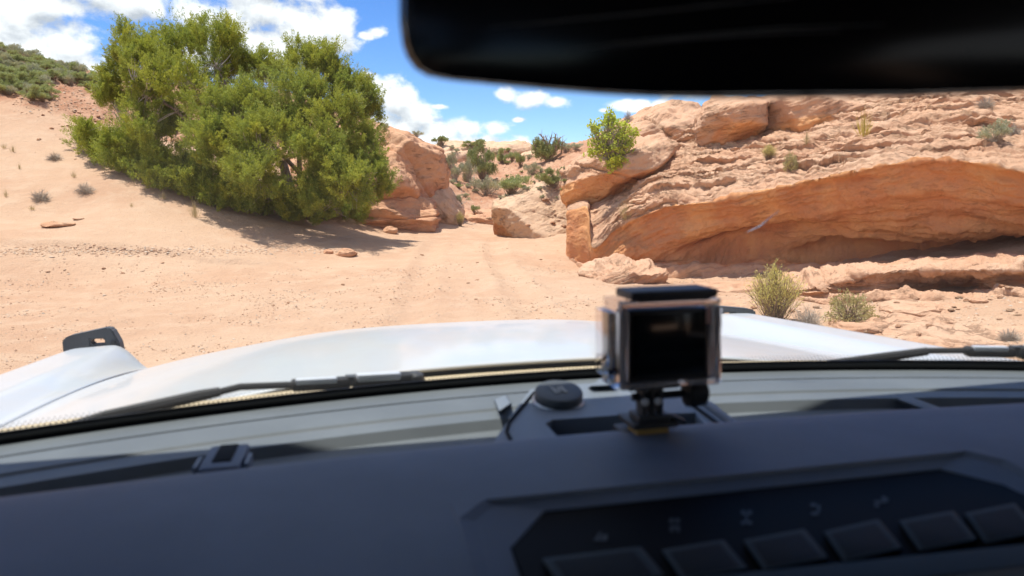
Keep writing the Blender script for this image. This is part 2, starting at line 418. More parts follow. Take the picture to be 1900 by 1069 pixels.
# far plain to the horizon
b = MB(); 
b.box((0, 0, -1.6), (5200, 5200, 0.4)); pl = b.build('desert_plain', SAND, smooth=False); tag(pl, None, None, None, 'structure')

def hit(px, py, trees=None):
    o = Vector(CAM); d = Vector(pray(px, py)).normalized(); best = None
    for t in (trees or SURF):
        loc, nor, idx, dist = t.ray_cast(o, d)
        if loc is not None and (best is None or dist < best[1]): best = (loc, dist, nor)
    return best
def ground_z(x, y):
    best = None
    for t in SURF[:1]:
        loc, nor, i, dist = t.ray_cast(Vector((x, y, 80)), Vector((0, 0, -1)))
        if loc is not None: best = loc.z
    return best

# ---------------------------------------------------------------- the sandstone ledge on the right
def catmull(P, t):
    """P (n, ...) sampled at float indices t"""
    n = len(P); i = np.clip(np.floor(t).astype(int), 0, n-2); f = t-i
    f = f.reshape((-1,)+(1,)*(P.ndim-1))
    p0 = P[np.clip(i-1, 0, n-1)]; p1 = P[i]; p2 = P[i+1]; p3 = P[np.clip(i+2, 0, n-1)]
    m1 = (p2-p0)*.5; m2 = (p3-p1)*.5
    return (2*f**3-3*f**2+1)*p1+(f**3-2*f**2+f)*m1+(-2*f**3+3*f**2)*p2+(f**3-f**2)*m2
CLIFF = [
 (1095,[(462,23.0),(460,23.1),(445,23.0),(420,23),(400,23),(392,23.1),(386,23.4),(380,24),(368,25),(350,27)]),
 (1053,[(478,19.2),(472,19.3),(450,19.2),(425,19.1),(400,19.2),(391,19.3),(385,19.8),(379,20.6),(369,21.8),(350,24.5)]),
 (1066,[(488,17.9),(482,18.0),(455,17.85),(425,17.8),(398,17.8),(388,17.9),(381,18.5),(375,19.4),(364,20.8),(346,23.5)]),
 (1090,[(499,17.1),(494,17.3),(470,17.0),(430,16.95),(396,16.95),(386,17.05),(380,17.7),(372,18.7),(360,20.2),(340,23)]),
 (1100,[(499,16.95),(492,17.1),(484,16.9),(477,16.75),(468,16.65),(458,16.6),(428,17.0),(398,17.8),(372,19.2),(338,22.5)]),
 (1150,[(499,16.5),(490,16.9),(475,16.6),(455,16.3),(432,15.9),(420,15.8),(400,16.2),(380,17.0),(352,18.6),(310,22)]),
 (1222,[(500,16.0),(487,16.6),(468,16.3),(440,15.8),(398,15.05),(386,14.95),(362,15.5),(338,16.4),(300,18.2),(245,21.5)]),
 (1305,[(503,15.2),(484,16.0),(468,15.6),(435,14.9),(384,14.0),(372,13.9),(340,14.8),(308,16),(268,17.8),(215,20.8)]),
 (1419,[(505,14.1),(480,15.1),(462,14.6),(425,13.7),(362,12.8),(350,12.7),(318,13.7),(288,15),(252,16.8),(195,20)]),
 (1575,[(505,12.8),(478,13.9),(458,13.2),(415,12.3),(332,11.4),(319,11.3),(290,12.4),(265,13.6),(232,15.2),(172,18.5)]),
 (1685,[(498,11.8),(474,12.9),(450,12.3),(405,11.4),(314,10.55),(301,10.45),(272,11.5),(245,12.7),(212,14.2),(155,17.5)]),
 (1785,[(492,11.1),(470,12.2),(445,11.6),(400,10.7),(310,9.9),(297,9.8),(265,10.8),(235,12),(195,13.6),(140,17)]),
 (1900,[(484,10.3),(464,11.4),(440,10.8),(400,9.95),(333,9.3),(316,9.2),(275,10),(240,11.2),(196,12.8),(130,16)]),
 (2150,[(472,8.7),(452,9.6),(425,9.1),(390,8.4),(330,7.85),(310,7.75),(265,8.6),(225,9.7),(178,11.3),(105,14.5)]),
 (2500,[(460,7.2),(437,7.8),(410,7.4),(375,6.8),(320,6.25),(300,6.2),(250,7),(205,8),(150,9.5),(80,13)])]
CP3 = []
for px, prof in CLIFF:
    adj = dict(zip(range(10), (0, -.25, -.05, .36, .80, .80, .52, .22, .05, 0))) if px > 1110 else {}
    prof = [(y, D+adj.get(i, 0)) for i, (y, D) in enumerate(prof)]
    pts = [VD(px, y, D) for y, D in prof]
    first = pts[0]-np.array([0, 0, 0.9]); back = pts[-1]+HEAD*3+np.array([0, 0, 0.2]); back2 = back+HEAD*5-np.array([0, 0, 2.5])
    CP3.append([first]+pts+[back, back2])
CP3 = np.array(CP3)                                    # columns x profile x 3
NU, NV = 760, 400
# denser where it is looked at: equal arc length along the lip
lip = CP3[:, 6]; seg = np.linalg.norm(np.diff(lip, axis=0), axis=1); cum = np.concatenate([[0], np.cumsum(seg)])
# finer sampling for the farther (smaller) end is not needed; uniform is fine
us = np.interp(np.linspace(0, cum[-1], NU), cum, np.arange(len(cum)))
pr = CP3[8]; pseg = np.linalg.norm(np.diff(pr, axis=0), axis=1); pseg[-1] *= .3; pseg[-2] *= .5; pseg[0] *= .4; pc = np.concatenate([[0], np.cumsum(pseg)])
vs = np.interp(np.linspace(0, pc[-1], NV), pc, np.arange(len(pc)))
tmp = catmull(CP3, us)                                 # NU x K x 3
SF = catmull(np.swapaxes(tmp, 0, 1), vs)               # NV x NU x 3
SF = np.swapaxes(SF, 0, 1)                             # NU x NV x 3
def grid_normals(S):
    du = np.gradient(S, axis=0); dv = np.gradient(S, axis=1)
    nn = np.cross(du, dv); nn /= np.linalg.norm(nn, axis=2, keepdims=True)+1e-9
    return nn
NN = grid_normals(SF)
# outwards = towards the wash / up
calm = smst(np.linspace(0, cum[-1], NU), cum[4]-.2, cum[5])[:, None]*np.ones((1, NV))
mid = NN[NU//2, np.argmin(abs(vs-8))]
if mid[2] < 0: NN = -NN
sv_ = np.linalg.norm(np.diff(SF, axis=1), axis=2); sv_ = np.concatenate([np.zeros((NU, 1)), np.cumsum(sv_, axis=1)], 1)
sv_ = sv_ - sv_[:, [int(np.argmin(abs(vs-6)))]]        # metres up the surface from the lip: bedding runs along it
su_ = np.linspace(0, cum[-1], NU)[:, None]*np.ones((1, NV))
vv = np.ones((NU, 1))*vs[None]
P3 = SF.reshape(-1, 3); S1 = su_.ravel(); S2 = sv_.ravel(); VI = vv.ravel()
warp = fbm(np.stack([S1*.5, S2*.25, S1*0], 1), 3)*0.14+0.03*fbm(P3*2.2, 3)
def strata(freq, seed, sharp=0.88):
    t = (S2+warp)*freq + 0.30*fbm(np.stack([S1*.33+seed, S2*.4, S1*0+seed], 1), 3) + 0.10*fbm(P3*(1.2+.25*freq)+seed, 3)
    f = t-np.floor(t); edge = np.where(f < 1-sharp, f/(1-sharp), (1-f)/sharp)
    amp = 0.40+1.0*fbm(np.stack([S1*.8, np.floor(t)*3.7, S1*0+seed], 1), 3)
    return (edge-.5)*np.clip(amp, 0, 1.3)
slope = smst(VI, 6.0, 6.6); face = smst(VI, 1.4, 2.2)*(1-smst(VI, 5.4, 6.0))
low = 1-smst(VI, 1.6, 2.6)
dsp = 0*S1
dsp += slope*(0.10*fbm(P3*0.8, 3)+0.05*fbm(np.stack([S1*1.1, S2*4.0, S1*0+4], 1), 5, .65)+0.05*fbm(P3*4.1, 5, .68))
dsp += face*(0.16*fbm(np.stack([S1*.40, S2*1.3, S1*0+2], 1), 3)+0.075*fbm(np.stack([S1*.45, S2*4.2, S1*0+8], 1), 5, .6)+0.045*fbm(P3*3.2, 5, .66))
dsp += low*(0.10*fbm(np.stack([S1*.5, S2*3.5, S1*0+31], 1), 4)+0.06*fbm(P3*3, 4))
# ragged lip
dsp += np.exp(-((VI-6.0)/0.5)**2)*(0.16*fbm(np.stack([S1*1.3, S1*0, S1*0+77], 1), 4)+0.06*fbm(P3*5, 3))
# bowls scooped out of the face
for cu, cvv, ru, rv, dp in ((cum[8]+.3, 3.2, 1.9, .8, .5), (cum[7]+.2, 3.0, 1.0, .5, .3), (cum[9]+.9, 2.1, 1.3, .5, .35), (cum[10]+1.2, 2.0, 1.2, .45, .4), (cum[11]+.8, 2.0, .8, .4, .35)):
    dsp -= dp*np.exp(-((S1-cu)/ru)**2-((VI-cvv)/rv)**2)
dsp = dsp*(.22+.78*calm.ravel())
out_ = np.array([-.35, -.94, 0.0])[0]*RIGHT0+np.array([-.35, -.94, 0.0])[1]*HEAD
Nd = NN.reshape(-1, 3)+0.95*(slope*calm.ravel())[:, None]*out_[None]*(0.5); led = slope*(0.20*strata(1.5, 3)+0.12*strata(3.9, 11)+0.065*strata(8.5, 23))*(.22+.78*calm.ravel())
CV = P3+NN.reshape(-1, 3)*dsp[:, None]+(NN.reshape(-1, 3)*.55+out_[None]*.85)*led[:, None]
fresh = smst(VI, 1.2, 1.8)*(1-smst(VI, 5.7, 6.15)); fresh = np.maximum(fresh*.95, low*0.35)
CF = gridF(NU, NV)
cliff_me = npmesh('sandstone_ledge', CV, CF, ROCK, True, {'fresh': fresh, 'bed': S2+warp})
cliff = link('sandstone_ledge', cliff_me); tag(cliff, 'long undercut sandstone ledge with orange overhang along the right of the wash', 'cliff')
SURF.append(BVHTree.FromPolygons(CV.tolist(), CF.tolist()))

# ---------------------------------------------------------------- boulders
_cs = {}
def cubesphere(n):
    if n in _cs: return _cs[n]
    t = np.tan(np.linspace(-math.pi/4, math.pi/4, n)); A_, B_ = np.meshgrid(t, t, indexing='ij'); A_ = A_.ravel(); B_ = B_.ravel(); O = np.ones_like(A_)
    Vs, Fs = [], []; f = gridF(n, n)
    for k, (x, y, z) in enumerate([(O, A_, B_), (-O, B_, A_), (B_, O, A_), (A_, -O, B_), (A_, B_, O), (B_, A_, -O)]):
        v = np.stack([x, y, z], 1); Vs.append(v/np.linalg.norm(v, axis=1)[:, None]); Fs.append(f+k*n*n)
    V_ = np.concatenate(Vs); F_ = np.concatenate(Fs)
    key = np.round(V_*1e5).astype(np.int64); _, idx, inv = np.unique(key, axis=0, return_index=True, return_inverse=True)
    _cs[n] = (V_[idx], inv.ravel()[F_]); return _cs[n]
def boulder(name, c, size, mat=ROCK, n=56, pw=2.8, cuts=(), seed=0, rough=0.05, strata_amp=0.02, strata_f=3.0, lump=0.12, yaw=0.0, label=None, cat='rock', group=None, fresh=None, register=True, k=0.05, cracks=(), tilt=0.0, pitchx=0.0):
    """a rock about size (across, deep, high) around c; cuts are planes in its unit space (nx, ny, nz, dist), y pointing away from the viewer"""
    D_, F_ = cubesphere(n); a = np.abs(D_)
    r = (a[:, 0]**pw+a[:, 1]**pw+a[:, 2]**pw)**(-1/pw)
    for nx, ny, nz, ds in cuts:
        nv = np.array([nx, ny, nz], float); nv /= np.linalg.norm(nv); q = D_ @ nv
        rp = np.where(q > 1e-3, ds/np.maximum(q, 1e-3), 9.0)
        h = np.clip(0.5+0.5*(rp-r)/k, 0, 1); r = rp*(1-h)+r*h-k*h*(1-h)
    U_ = D_*r[:, None]; S = np.array(size)*.5
    P = U_*S; mean = float(S.mean()); pw_ = P+seed*13.7
    N_ = D_/S; N_ /= np.linalg.norm(N_, axis=1)[:, None]
    P = P + N_*(mean*lump*fbm(pw_/mean*0.9, 3))[:, None]
    tz = P[:, 2]+tilt*P[:, 0]+0.06*mean*fbm(pw_/mean*1.2+5, 2)
    s = fbm(np.stack([P[:, 0]*.4+seed, P[:, 1]*.4, tz*strata_f], 1), 4, .55)
    P = P + N_*(strata_amp*s+rough*fbm(pw_*2.6, 5, .55))[:, None]
    for (nx, ny, nz, ds, w, dp) in cracks:      # a groove where a plane cuts the rock
        nv = np.array([nx, ny, nz], float); nv /= np.linalg.norm(nv)
        q = U_ @ nv-ds+0.06*fbm(pw_/mean*2.0+3, 3)
        P = P - N_*(dp*np.exp(-(q/w)**2))[:, None]
    fr = np.zeros(len(P))
    if fresh: fr = np.clip(fresh(U_, N_), 0, 1)
    ca, sa = math.cos(yaw), math.sin(yaw)
    lx = P[:, 0]*ca-P[:, 1]*sa; ly = P[:, 0]*sa+P[:, 1]*ca
    Wd = np.asarray(c)+lx[:, None]*RIGHT0+ly[:, None]*HEAD+P[:, 2:3]*np.array([0, 0, 1.])
    o = link(name, npmesh(name, Wd, F_, mat, True, {'fresh': fr, 'bed': tz+.1*fbm(P*.8+3, 2)})); tag(o, label, cat, group)
    if register: SURF.append(BVHTree.FromPolygons(Wd.tolist(), F_.tolist()))
    return o
def pxbox(x0, y0, x1, y1, D):
    """centre and width/height in metres of a photo box at depth D"""
    c = VD((x0+x1)/2, (y0+y1)/2, D); s = D/FPX
    return c, (x1-x0)*s, (y1-y0)*s
under = lambda z0=-0.15, z1=0.25: (lambda U, N: smst(-N[:, 2], z0, z1))

# left of the wash
c, w, h = pxbox(560, 226, 828, 470, 27.0)
boulder('sandstone_dome', c, (w*1.02, 5.0, h*1.04), ROCK_RED, 84, 2.7, [(-.25,-.72,.64,.74),(0.95,-0.45,-0.35,.86),(0.55,-.80,-.1,.82),(0.2,-0.2,1,.90),(.45,-.1,.9,.87)], 3, .075, .08, 2.2, .10,
        label='tall domed red sandstone outcrop behind the right of the big juniper', fresh=lambda U, N: smst(-N[:, 2]+.6*N[:, 0]-.2*N[:, 1], .35, .75)*.55, cracks=[(0.75,.35,.55,.42,.03,.12),(-.1,.2,1,.42,.02,.06),(0.05,0,1,-.22,.05,.14),(.9,.2,.2,.30,.025,.10)])
c, w, h = pxbox(660, 280, 772, 402, 25.2)
boulder('sandstone_bulge', c, (w, 2.2, h), ROCK_RED, 60, 2.6, [(-.1,-.75,.6,.72),(.5,-.5,-.8,.80),(0.8,-.3,.4,.85)], 5, .05, .05, 2.5, .12,
        label='rounded red bulge on the front of the sandstone dome by the juniper', fresh=lambda U, N: smst(-N[:, 2], -.1, .3)*.8)
c, w, h = pxbox(640, 366, 812, 452, 25.4)
boulder('layered_rock', c, (w, 3.2, h), ROCK_RED, 64, 3.6, [(.6,-.6,.5,.9),(0.3,-.9,-.35,.85)], 8, .06, .10, 4.0, .10,
        label='low red layered base rock under the sandstone dome', fresh=lambda U, N: 0.45+0*N[:, 2], cracks=[(0,0,1,.15,.04,.08)])
c, w, h = pxbox(778, 350, 862, 442, 27.6)
boulder('grey_boulder', c, (w, 2.6, h), ROCK_GREY, 56, 2.5, [(.8,-.2,.6,.78),(-.7,-.5,.2,.9)], 12, .05, .05, 1.5, .09, tilt=1.0,
        label='smooth grey tan boulder leaning against the right foot of the dome', cracks=[(.5,-.4,.2,.2,.02,.05)])
c, w, h = pxbox(850, 388, 935, 432, 29.5)
boulder('rock_step', c, (w, 2.2, h*.9), ROCK_RED, 40, 3.2, [(0,-.5,1,.7)], 15, .05, .05, 4, .15, label='low broken red rock step across the head of the wash', fresh=lambda U, N: 0.4+0*N[:, 2])
# middle boulder: dark undercut nose on the left, smooth pale back sloping away
c, w, h = pxbox(914, 338, 1120, 505, 24.0)
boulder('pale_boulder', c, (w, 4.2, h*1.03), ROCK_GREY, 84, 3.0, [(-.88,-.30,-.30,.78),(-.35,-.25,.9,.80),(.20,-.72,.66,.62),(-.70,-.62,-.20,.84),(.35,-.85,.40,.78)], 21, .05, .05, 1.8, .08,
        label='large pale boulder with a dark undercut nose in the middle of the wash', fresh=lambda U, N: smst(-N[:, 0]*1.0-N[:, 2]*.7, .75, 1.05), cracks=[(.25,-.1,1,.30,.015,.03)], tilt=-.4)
# upper blocks on the ledge
c, w, h = pxbox(1046, 250, 1268, 402, 18.6)
boulder('upper_block', c+HEAD*.9, (w*1.02, 4.4, h*1.02), ROCK, 84, 3.0, [(-.6,-.1,.85,.72),(-.25,-.4,.9,.80),(.35,-.55,-.75,.60),(-.5,-.7,-.45,.84),(.8,-.4,-.55,.62),(-.75,-.6,.1,.88)], 31, .075, .09, 2.6, .10,
        label='big square sandstone block with the ash sapling on its top', fresh=lambda U, N: smst(-N[:, 1]*.55-N[:, 2]*1.1-.1*U[:, 2], .15, .6)*.95, cracks=[(.35,-.1,.9,.05,.025,.10)], tilt=-.35)
c, w, h = pxbox(1130, 185, 1380, 330, 21.0)
boulder('slickrock_hump', c+HEAD*1.2, (w, 5.0, h*1.05), ROCK, 72, 2.5, [(-.6,-.2,.8,.72),(.1,-.7,.75,.78)], 37, .06, .08, 2.0, .10, tilt=-.4,
        label='smooth pale slickrock hump rising behind the sandstone block', cracks=[(.9,-.1,.5,-.12,.02,.12)])
c, w, h = pxbox(1306, 172, 1428, 279, 17.2)
boulder('perched_boulder', c+HEAD*.5, (w, 2.2, h), ROCK, 60, 2.6, [(-.6,-.5,-.5,.80),(.1,-.6,-.7,.74),(0,-.5,.8,.85),(.95,-.2,0,.93)], 41, .05, .06, 2.8, .12, tilt=-.25,
        label='rounded boulder perched on the ledge, left of the deep crack', fresh=lambda U, N: smst(-N[:, 1]*.6-N[:, 2]*.8, .35, .8)*.7)
c, w, h = pxbox(1433, 165, 1660, 266, 16.6)
boulder('perched_slab', c+HEAD*.8, (w, 2.8, h), ROCK, 72, 3.0, [(.5,-.4,-.75,.60),(.3,-.5,.8,.78),(-.9,-.3,-.1,.94),(.8,-.3,.5,.80)], 43, .05, .07, 2.6, .12, tilt=-.3,
        label='long sandstone slab perched on the ledge, right of the deep crack', fresh=lambda U, N: smst(-N[:, 1]*.6-N[:, 2]*.8, .35, .8)*.7)
# foot of the ledge
c, w, h = pxbox(1076, 486, 1240, 560, 14.0)
boulder('sandstone_hump', c+HEAD*.5, (w*.98, 2.4, h*1.05), ROCK, 60, 2.5, [(.3,-.3,.9,.75),(-.8,-.4,.3,.80),(.5,-.85,-.1,.80)], 51, .06, .08, 4.0, .14, tilt=-.5,
        label='low sandstone hump with a shaded hollow at the near corner of the ledge', cracks=[(.15,-.2,1,-.10,.10,.22)])
c, w, h = pxbox(1060, 535, 1330, 640, 10.9)
boulder('slickrock_apron', c+HEAD*.3-np.array([0,0,.18]), (w*1.1, 3.4, h*.62), ROCK, 64, 2.3, [(0,-.2,1,.7)], 53, .05, .06, 5.0, .12, tilt=-.2, label='flat slickrock apron at the edge of the sand behind the action camera')
BENCH = [(1452,[(566,10.6),(556,10.8),(548,10.9),(541,11.0),(532,11.6),(512,12.9)]),(1490,[(566,10.2),(552,10.4),(542,10.45),(534,10.55),(522,11.2),(506,12.6)]),
 (1560,[(566,9.8),(548,10.05),(532,10.1),(519,10.1),(508,10.8),(498,12.2)]),(1640,[(560,9.6),(544,9.9),(526,9.95),(503,9.85),(496,10.5),(490,11.8)]),(1700,[(556,9.4),(543,10.0),(524,10.05),(501,9.65),(494,10.3),(485,11.5)]),
 (1790,[(553,9.05),(541,9.7),(521,9.7),(500,9.25),(493,9.9),(480,11.0)]),(1840,[(550,8.9),(534,9.2),(518,9.25),(499,9.05),(491,9.7),(476,10.7)]),(1900,[(547,8.65),(530,8.9),(515,8.95),(498,8.8),(490,9.4),(472,10.3)]),
 (2150,[(547,7.2),(530,7.4),(510,7.4),(490,7.4),(482,8.0),(465,8.8)]),(2400,[(547,6.3),(530,6.5),(505,6.5),(480,6.5),(472,7.0),(455,7.6)])]
BP = []
for px, prof in BENCH:
    pts = [VD(px, y, D) for y, D in prof]; BP.append([pts[0]-np.array([0, 0, .35])-HEAD*.1]+pts+[pts[-1]+HEAD*.4-np.array([0, 0, .6])])
BP = np.array(BP); nu, nv = 480, 150
ll = np.concatenate([[0], np.cumsum(np.linalg.norm(np.diff(BP[:, 4], axis=0), axis=1))]); bu = np.interp(np.linspace(0, ll[-1], nu), ll, np.arange(len(ll)))
bv = np.interp(np.linspace(0, 1, nv), [0, .06, .20, .34, .52, .70, .92, 1], np.arange(8))
BS = np.swapaxes(catmull(np.swapaxes(catmull(BP, bu), 0, 1), bv), 0, 1); BN = grid_normals(BS)
if BN[nu//2, int(nv*.6)][2] < 0: BN = -BN
Bp = BS.reshape(-1, 3); b1_ = (np.linspace(0, ll[-1], nu)[:, None]*np.ones((1, nv))).ravel(); bq = (np.ones((nu, 1))*bv[None]).ravel()
zt = Bp[:, 2]+.05*b1_+.10*fbm(np.stack([b1_*.6, b1_*0, b1_*0+1], 1), 3)
tt = zt*9+.5*fbm(np.stack([b1_*.5, zt*2, b1_*0], 1), 3); ff = tt-np.floor(tt)
db = .07*(np.where(ff < .15, ff/.15, (1-ff)/.85)-.5)*np.clip(.6+1.2*fbm(np.stack([b1_*.7, np.floor(tt)*2.3, b1_*0], 1), 2), 0, 1.4)+.10*fbm(np.stack([b1_*1.0, bq*1.2, b1_*0+9], 1), 4)+.045*fbm(Bp*4.5, 4, .62)
BV_ = Bp+BN.reshape(-1, 3)*db[:, None]
o = link('rock_bench', npmesh('rock_bench', BV_, gridF(nu, nv), ROCK, True, {'fresh': np.exp(-((bq-2.4)/.9)**2)*.5, 'bed': zt})); tag(o, 'low layered rock bench running along under the overhang to the right edge', 'rock')
SURF.append(BVHTree.FromPolygons(BV_.tolist(), gridF(nu, nv).tolist()))
c, w, h = pxbox(1640, 545, 2060, 640, 7.6)
boulder('bare_slab', c-np.array([0,0,.22]), (w, 2.6, h*.6), ROCK, 64, 2.4, [(0,-.25,1,.62)], 59, .04, .06, 7.0, .10, label='bare flat sandstone slab on the slope beside the right fender')
for (x0, y0, x1, y1, D, sd, lb) in ((1240, 508, 1420, 560, 12.2, 83, 'rough flat rock ledge in the sun in front of the shaded overhang'), (1330, 545, 1500, 590, 10.4, 84, 'low rock ledge behind the rabbitbrush and the action camera'),
    (1545, 572, 1760, 620, 8.3, 85, 'thin stepped rock ledge below the round half dry bush'), (1725, 590, 1990, 655, 7.1, 86, 'lowest stepped rock ledge beside the right wiper'), (1640, 548, 1860, 585, 8.9, 87, 'narrow rock ledge just below the bench lip')):
    c, w, h = pxbox(x0, y0, x1, y1, D)
    boulder('rock_ledge', c-np.array([0, 0, h*.30]), (w, w*.62, h*.95), ROCK, 56, 3.2, [(0,-.18,1,.70),(.1,-.95,.25,.86)], sd, .035, .07, 9.0, .10, label=lb)
# far pale slickrock
for (x0, y0, x1, y1, D, sd, lb) in ((795, 262, 1000, 330, 92, 61, 'far pale slickrock swell left of the dead juniper on the skyline'),
                                    (955, 274, 1190, 330, 84, 63, 'far pale slickrock swell behind the dead juniper'),
                                    (800, 282, 905, 330, 78, 67, 'small pale slickrock knob above the valley junipers')):
    c, w, h = pxbox(x0, y0, x1, y1, D)
    boulder('slickrock_swell', c, (w, 16, h), ROCK_GREY, 40, 2.3, [(0,-.4,.9,.8)], sd, .15, .12, .8, .08, label=lb)
for (x0, y0, x1, y1, D, sd, lb, nm) in (
    (622, 461, 665, 476, 18.3, 71, 'flat pink stone lying on the wash floor below the juniper', 'stone'),
    (601, 463, 618, 472, 18.4, 72, 'small dark red stone just left of the flat pink stone', 'stone'),
    (86, 402, 132, 422, 18.6, 73, 'flaky sandstone plate half sunk in the dune', 'stone'),
    (137, 402, 156, 409, 18.9, 74, 'small flat stone beside the flaky plate on the dune', 'stone'),
    (1590, 585, 1623, 600, 7.9, 75, 'flat tan slab stone in front of the round dry bush', 'stone'),
    (1700, 604, 1756, 619, 7.3, 76, 'long thin flake of sandstone on the bare slope', 'stone'),
    (1652, 588, 1668, 603, 7.6, 77, 'small grey upright stone chip right of the tan slab stone', 'stone'),
    (1716, 570, 1748, 580, 8.3, 78, 'tan flake of rock on the slope below the shelf lip', 'stone'),
    (1800, 554, 1830, 562, 8.5, 79, 'thin rock flake on the slab under the shelf, far right', 'stone'),
    (1660, 532, 1690, 546, 9.0, 80, 'angular tan stone just below the layered rock shelf', 'stone'),
    (712, 420, 738, 434, 22.0, 81, 'red stone in the shade under the right edge of the juniper', 'stone'),
    (1170, 478, 1230, 492, 15.4, 82, 'slabby stone lying in the shade of the overhang', 'stone')):
    c, w, h = pxbox(x0, y0, x1, y1, D); hh = hit((x0+x1)/2, y1-2, SURF[:1])
    if hh: c = np.array(hh[0]); s = hh[1]/FPX; w = (x1-x0)*s; h = (y1-y0)*s*(.45 if sd in (73, 74) else 1); c = c+np.array([0, 0, h*.30])
    boulder(nm, c, (w, w*.7, h*1.1), ROCK_RED if sd in (71, 72, 73, 81) else ROCK, 18, 2.8, [(.3,-.5,.8,.75),(-.7,-.4,.4,.8),(.5,.4,.7,.8)], sd, .006, .01, 12, .15, yaw=sd*.7, label=lb, cat='stone', register=False, fresh=(lambda U, N: N[:, 0]*0+.5) if sd == 72 else None)
# ---------------------------------------------------------------- loose stones and gravel
rng = np.random.RandomState(11)
def stone_mesh(name, seed, mat, n=7):
    D_, F_ = cubesphere(n); r = 1+0.35*fbm(D_*1.2+seed*9, 3); P = D_*r[:, None]*np.array([.5, .38, .22])
    return npmesh(name, P, F_, mat, False, {'fresh': np.full(len(P), .35)})
stone_meshes = [stone_mesh('small_stone', i, (ROCK_RED, ROCK, ROCK_GREY)[i % 3]) for i in range(5)]
def place_small(me, name, x, y, z, s, label, group, cat='stone'):
    o = bpy.data.objects.new(name, me); COL.objects.link(o); o.location = (x, y, z); o.scale = (s, s, s*rng.uniform(.7, 1.2)); o.rotation_euler = (rng.uniform(-.2, .2), rng.uniform(-.2, .2), rng.uniform(0, 6.28))
    return tag(o, label, cat, group)
k = 0
for i in range(150):
    u = rng.rand()
    if .42 <= u < .58: continue
    if u < .42: px, py = rng.uniform(1390, 1895), rng.uniform(520, 632)
    elif u < .72: px, py = rng.uniform(10, 1050), 472+138*rng.rand()**1.5
    elif u < .90: px, py = rng.uniform(60, 215), rng.uniform(150, 265)
    else: px, py = rng.uniform(860, 1060), rng.uniform(330, 425)
    hh = hit(px, py)
    if hh is None: continue
    p = hh[0]; d = hh[1]; s = d/FPX*(rng.uniform(5, 15) if u < .42 or u > .9 else rng.uniform(4, 8) if u > .72 else rng.uniform(3, 8))
    zone = 'on the rubble slope under the ledge' if u < .42 else ('on the sandy wash floor' if u < .72 else ('on the rough red slope behind the dune' if u < .9 else 'on the red slope at the head of the wash'))
    place_small(stone_meshes[i % 5], 'small_stone', p.x, p.y, p.z+s*.06, s, 'small loose sandstone chip lying '+zone, 'stone chips '+zone)
def octa(N, pts, size, up=.6):
    base = np.array([[1, 0, 0], [0, 1, 0], [-1, 0, 0], [0, -1, 0], [0, 0, 1], [0, 0, -1.]])
    f = np.array([[0, 1, 4], [1, 2, 4], [2, 3, 4], [3, 0, 4], [1, 0, 5], [2, 1, 5], [3, 2, 5], [0, 3, 5]])
    V = base[None]*(1+rng.uniform(-.35, .35, (N, 6, 1))); V = V*np.stack([rng.uniform(.6, 1.3, N), rng.uniform(.5, 1, N), rng.uniform(.3, .8, N)], 1)[:, None]
    q = rng.uniform(0, 6.28, N); c, s = np.cos(q), np.sin(q)
    x = V[..., 0]*c[:, None]-V[..., 1]*s[:, None]; y = V[..., 0]*s[:, None]+V[..., 1]*c[:, None]
    V = np.stack([x, y, V[..., 2]], 2)*size[:, None, None]+pts[:, None]
    F = f[None]+(np.arange(N)*6)[:, None, None]
    return V.reshape(-1, 3), F.reshape(-1, 3)
GRAV = bpy.data.materials.new('gravel'); GRAV.use_nodes = True
nt = GRAV.node_tree; p = nt.nodes['Principled BSDF']; p.inputs['Roughness'].default_value = .9
gi = nt.nodes.new('ShaderNodeNewGeometry'); cr = nt.nodes.new('ShaderNodeValToRGB'); lnk(nt, gi.outputs['Random Per Island'], cr.inputs[0]); lnk(nt, cr.outputs[0], p.inputs['Base Color'])
e = cr.color_ramp.elements; e[0].color = (.42, .26, .17, 1); e[1].color = (.58, .42, .29, 1)
for pos, c_ in ((.3, (.47, .29, .18, 1)), (.6, (.52, .34, .22, 1)), (.85, (.46, .37, .29, 1))): q = e.new(pos); q.color = c_
NG = 20000
a_ = rng.uniform(-11, 8, NG*3); d_ = 4.6+rng.beta(1.0, 1.9, NG*3)*17
dn = fbm(np.stack([a_*.7, d_*.7, a_*0+4], 1), 4)
keep = (np.abs(a_) < d_*.78) & (rng.rand(NG*3) < np.clip(.18+1.1*dn, 0.02, 1)) & (rng.rand(NG*3) < coarse_mask(a_, d_))
a_ = a_[keep][:NG]; d_ = d_[keep][:NG]; zz = H(a_, d_); x_, y_ = from_ad(a_, d_)
sz = (0.007+0.022*rng.beta(1, 4, len(a_)))*(0.75+d_/22)
V_, F_ = octa(len(a_), np.stack([x_, y_, zz+sz*.15], 1), sz)
o = link('gravel', npmesh('gravel', V_, F_, GRAV, False)); tag(o, 'fine gravel and clods strewn over the sandy wash', None, None, 'stuff')
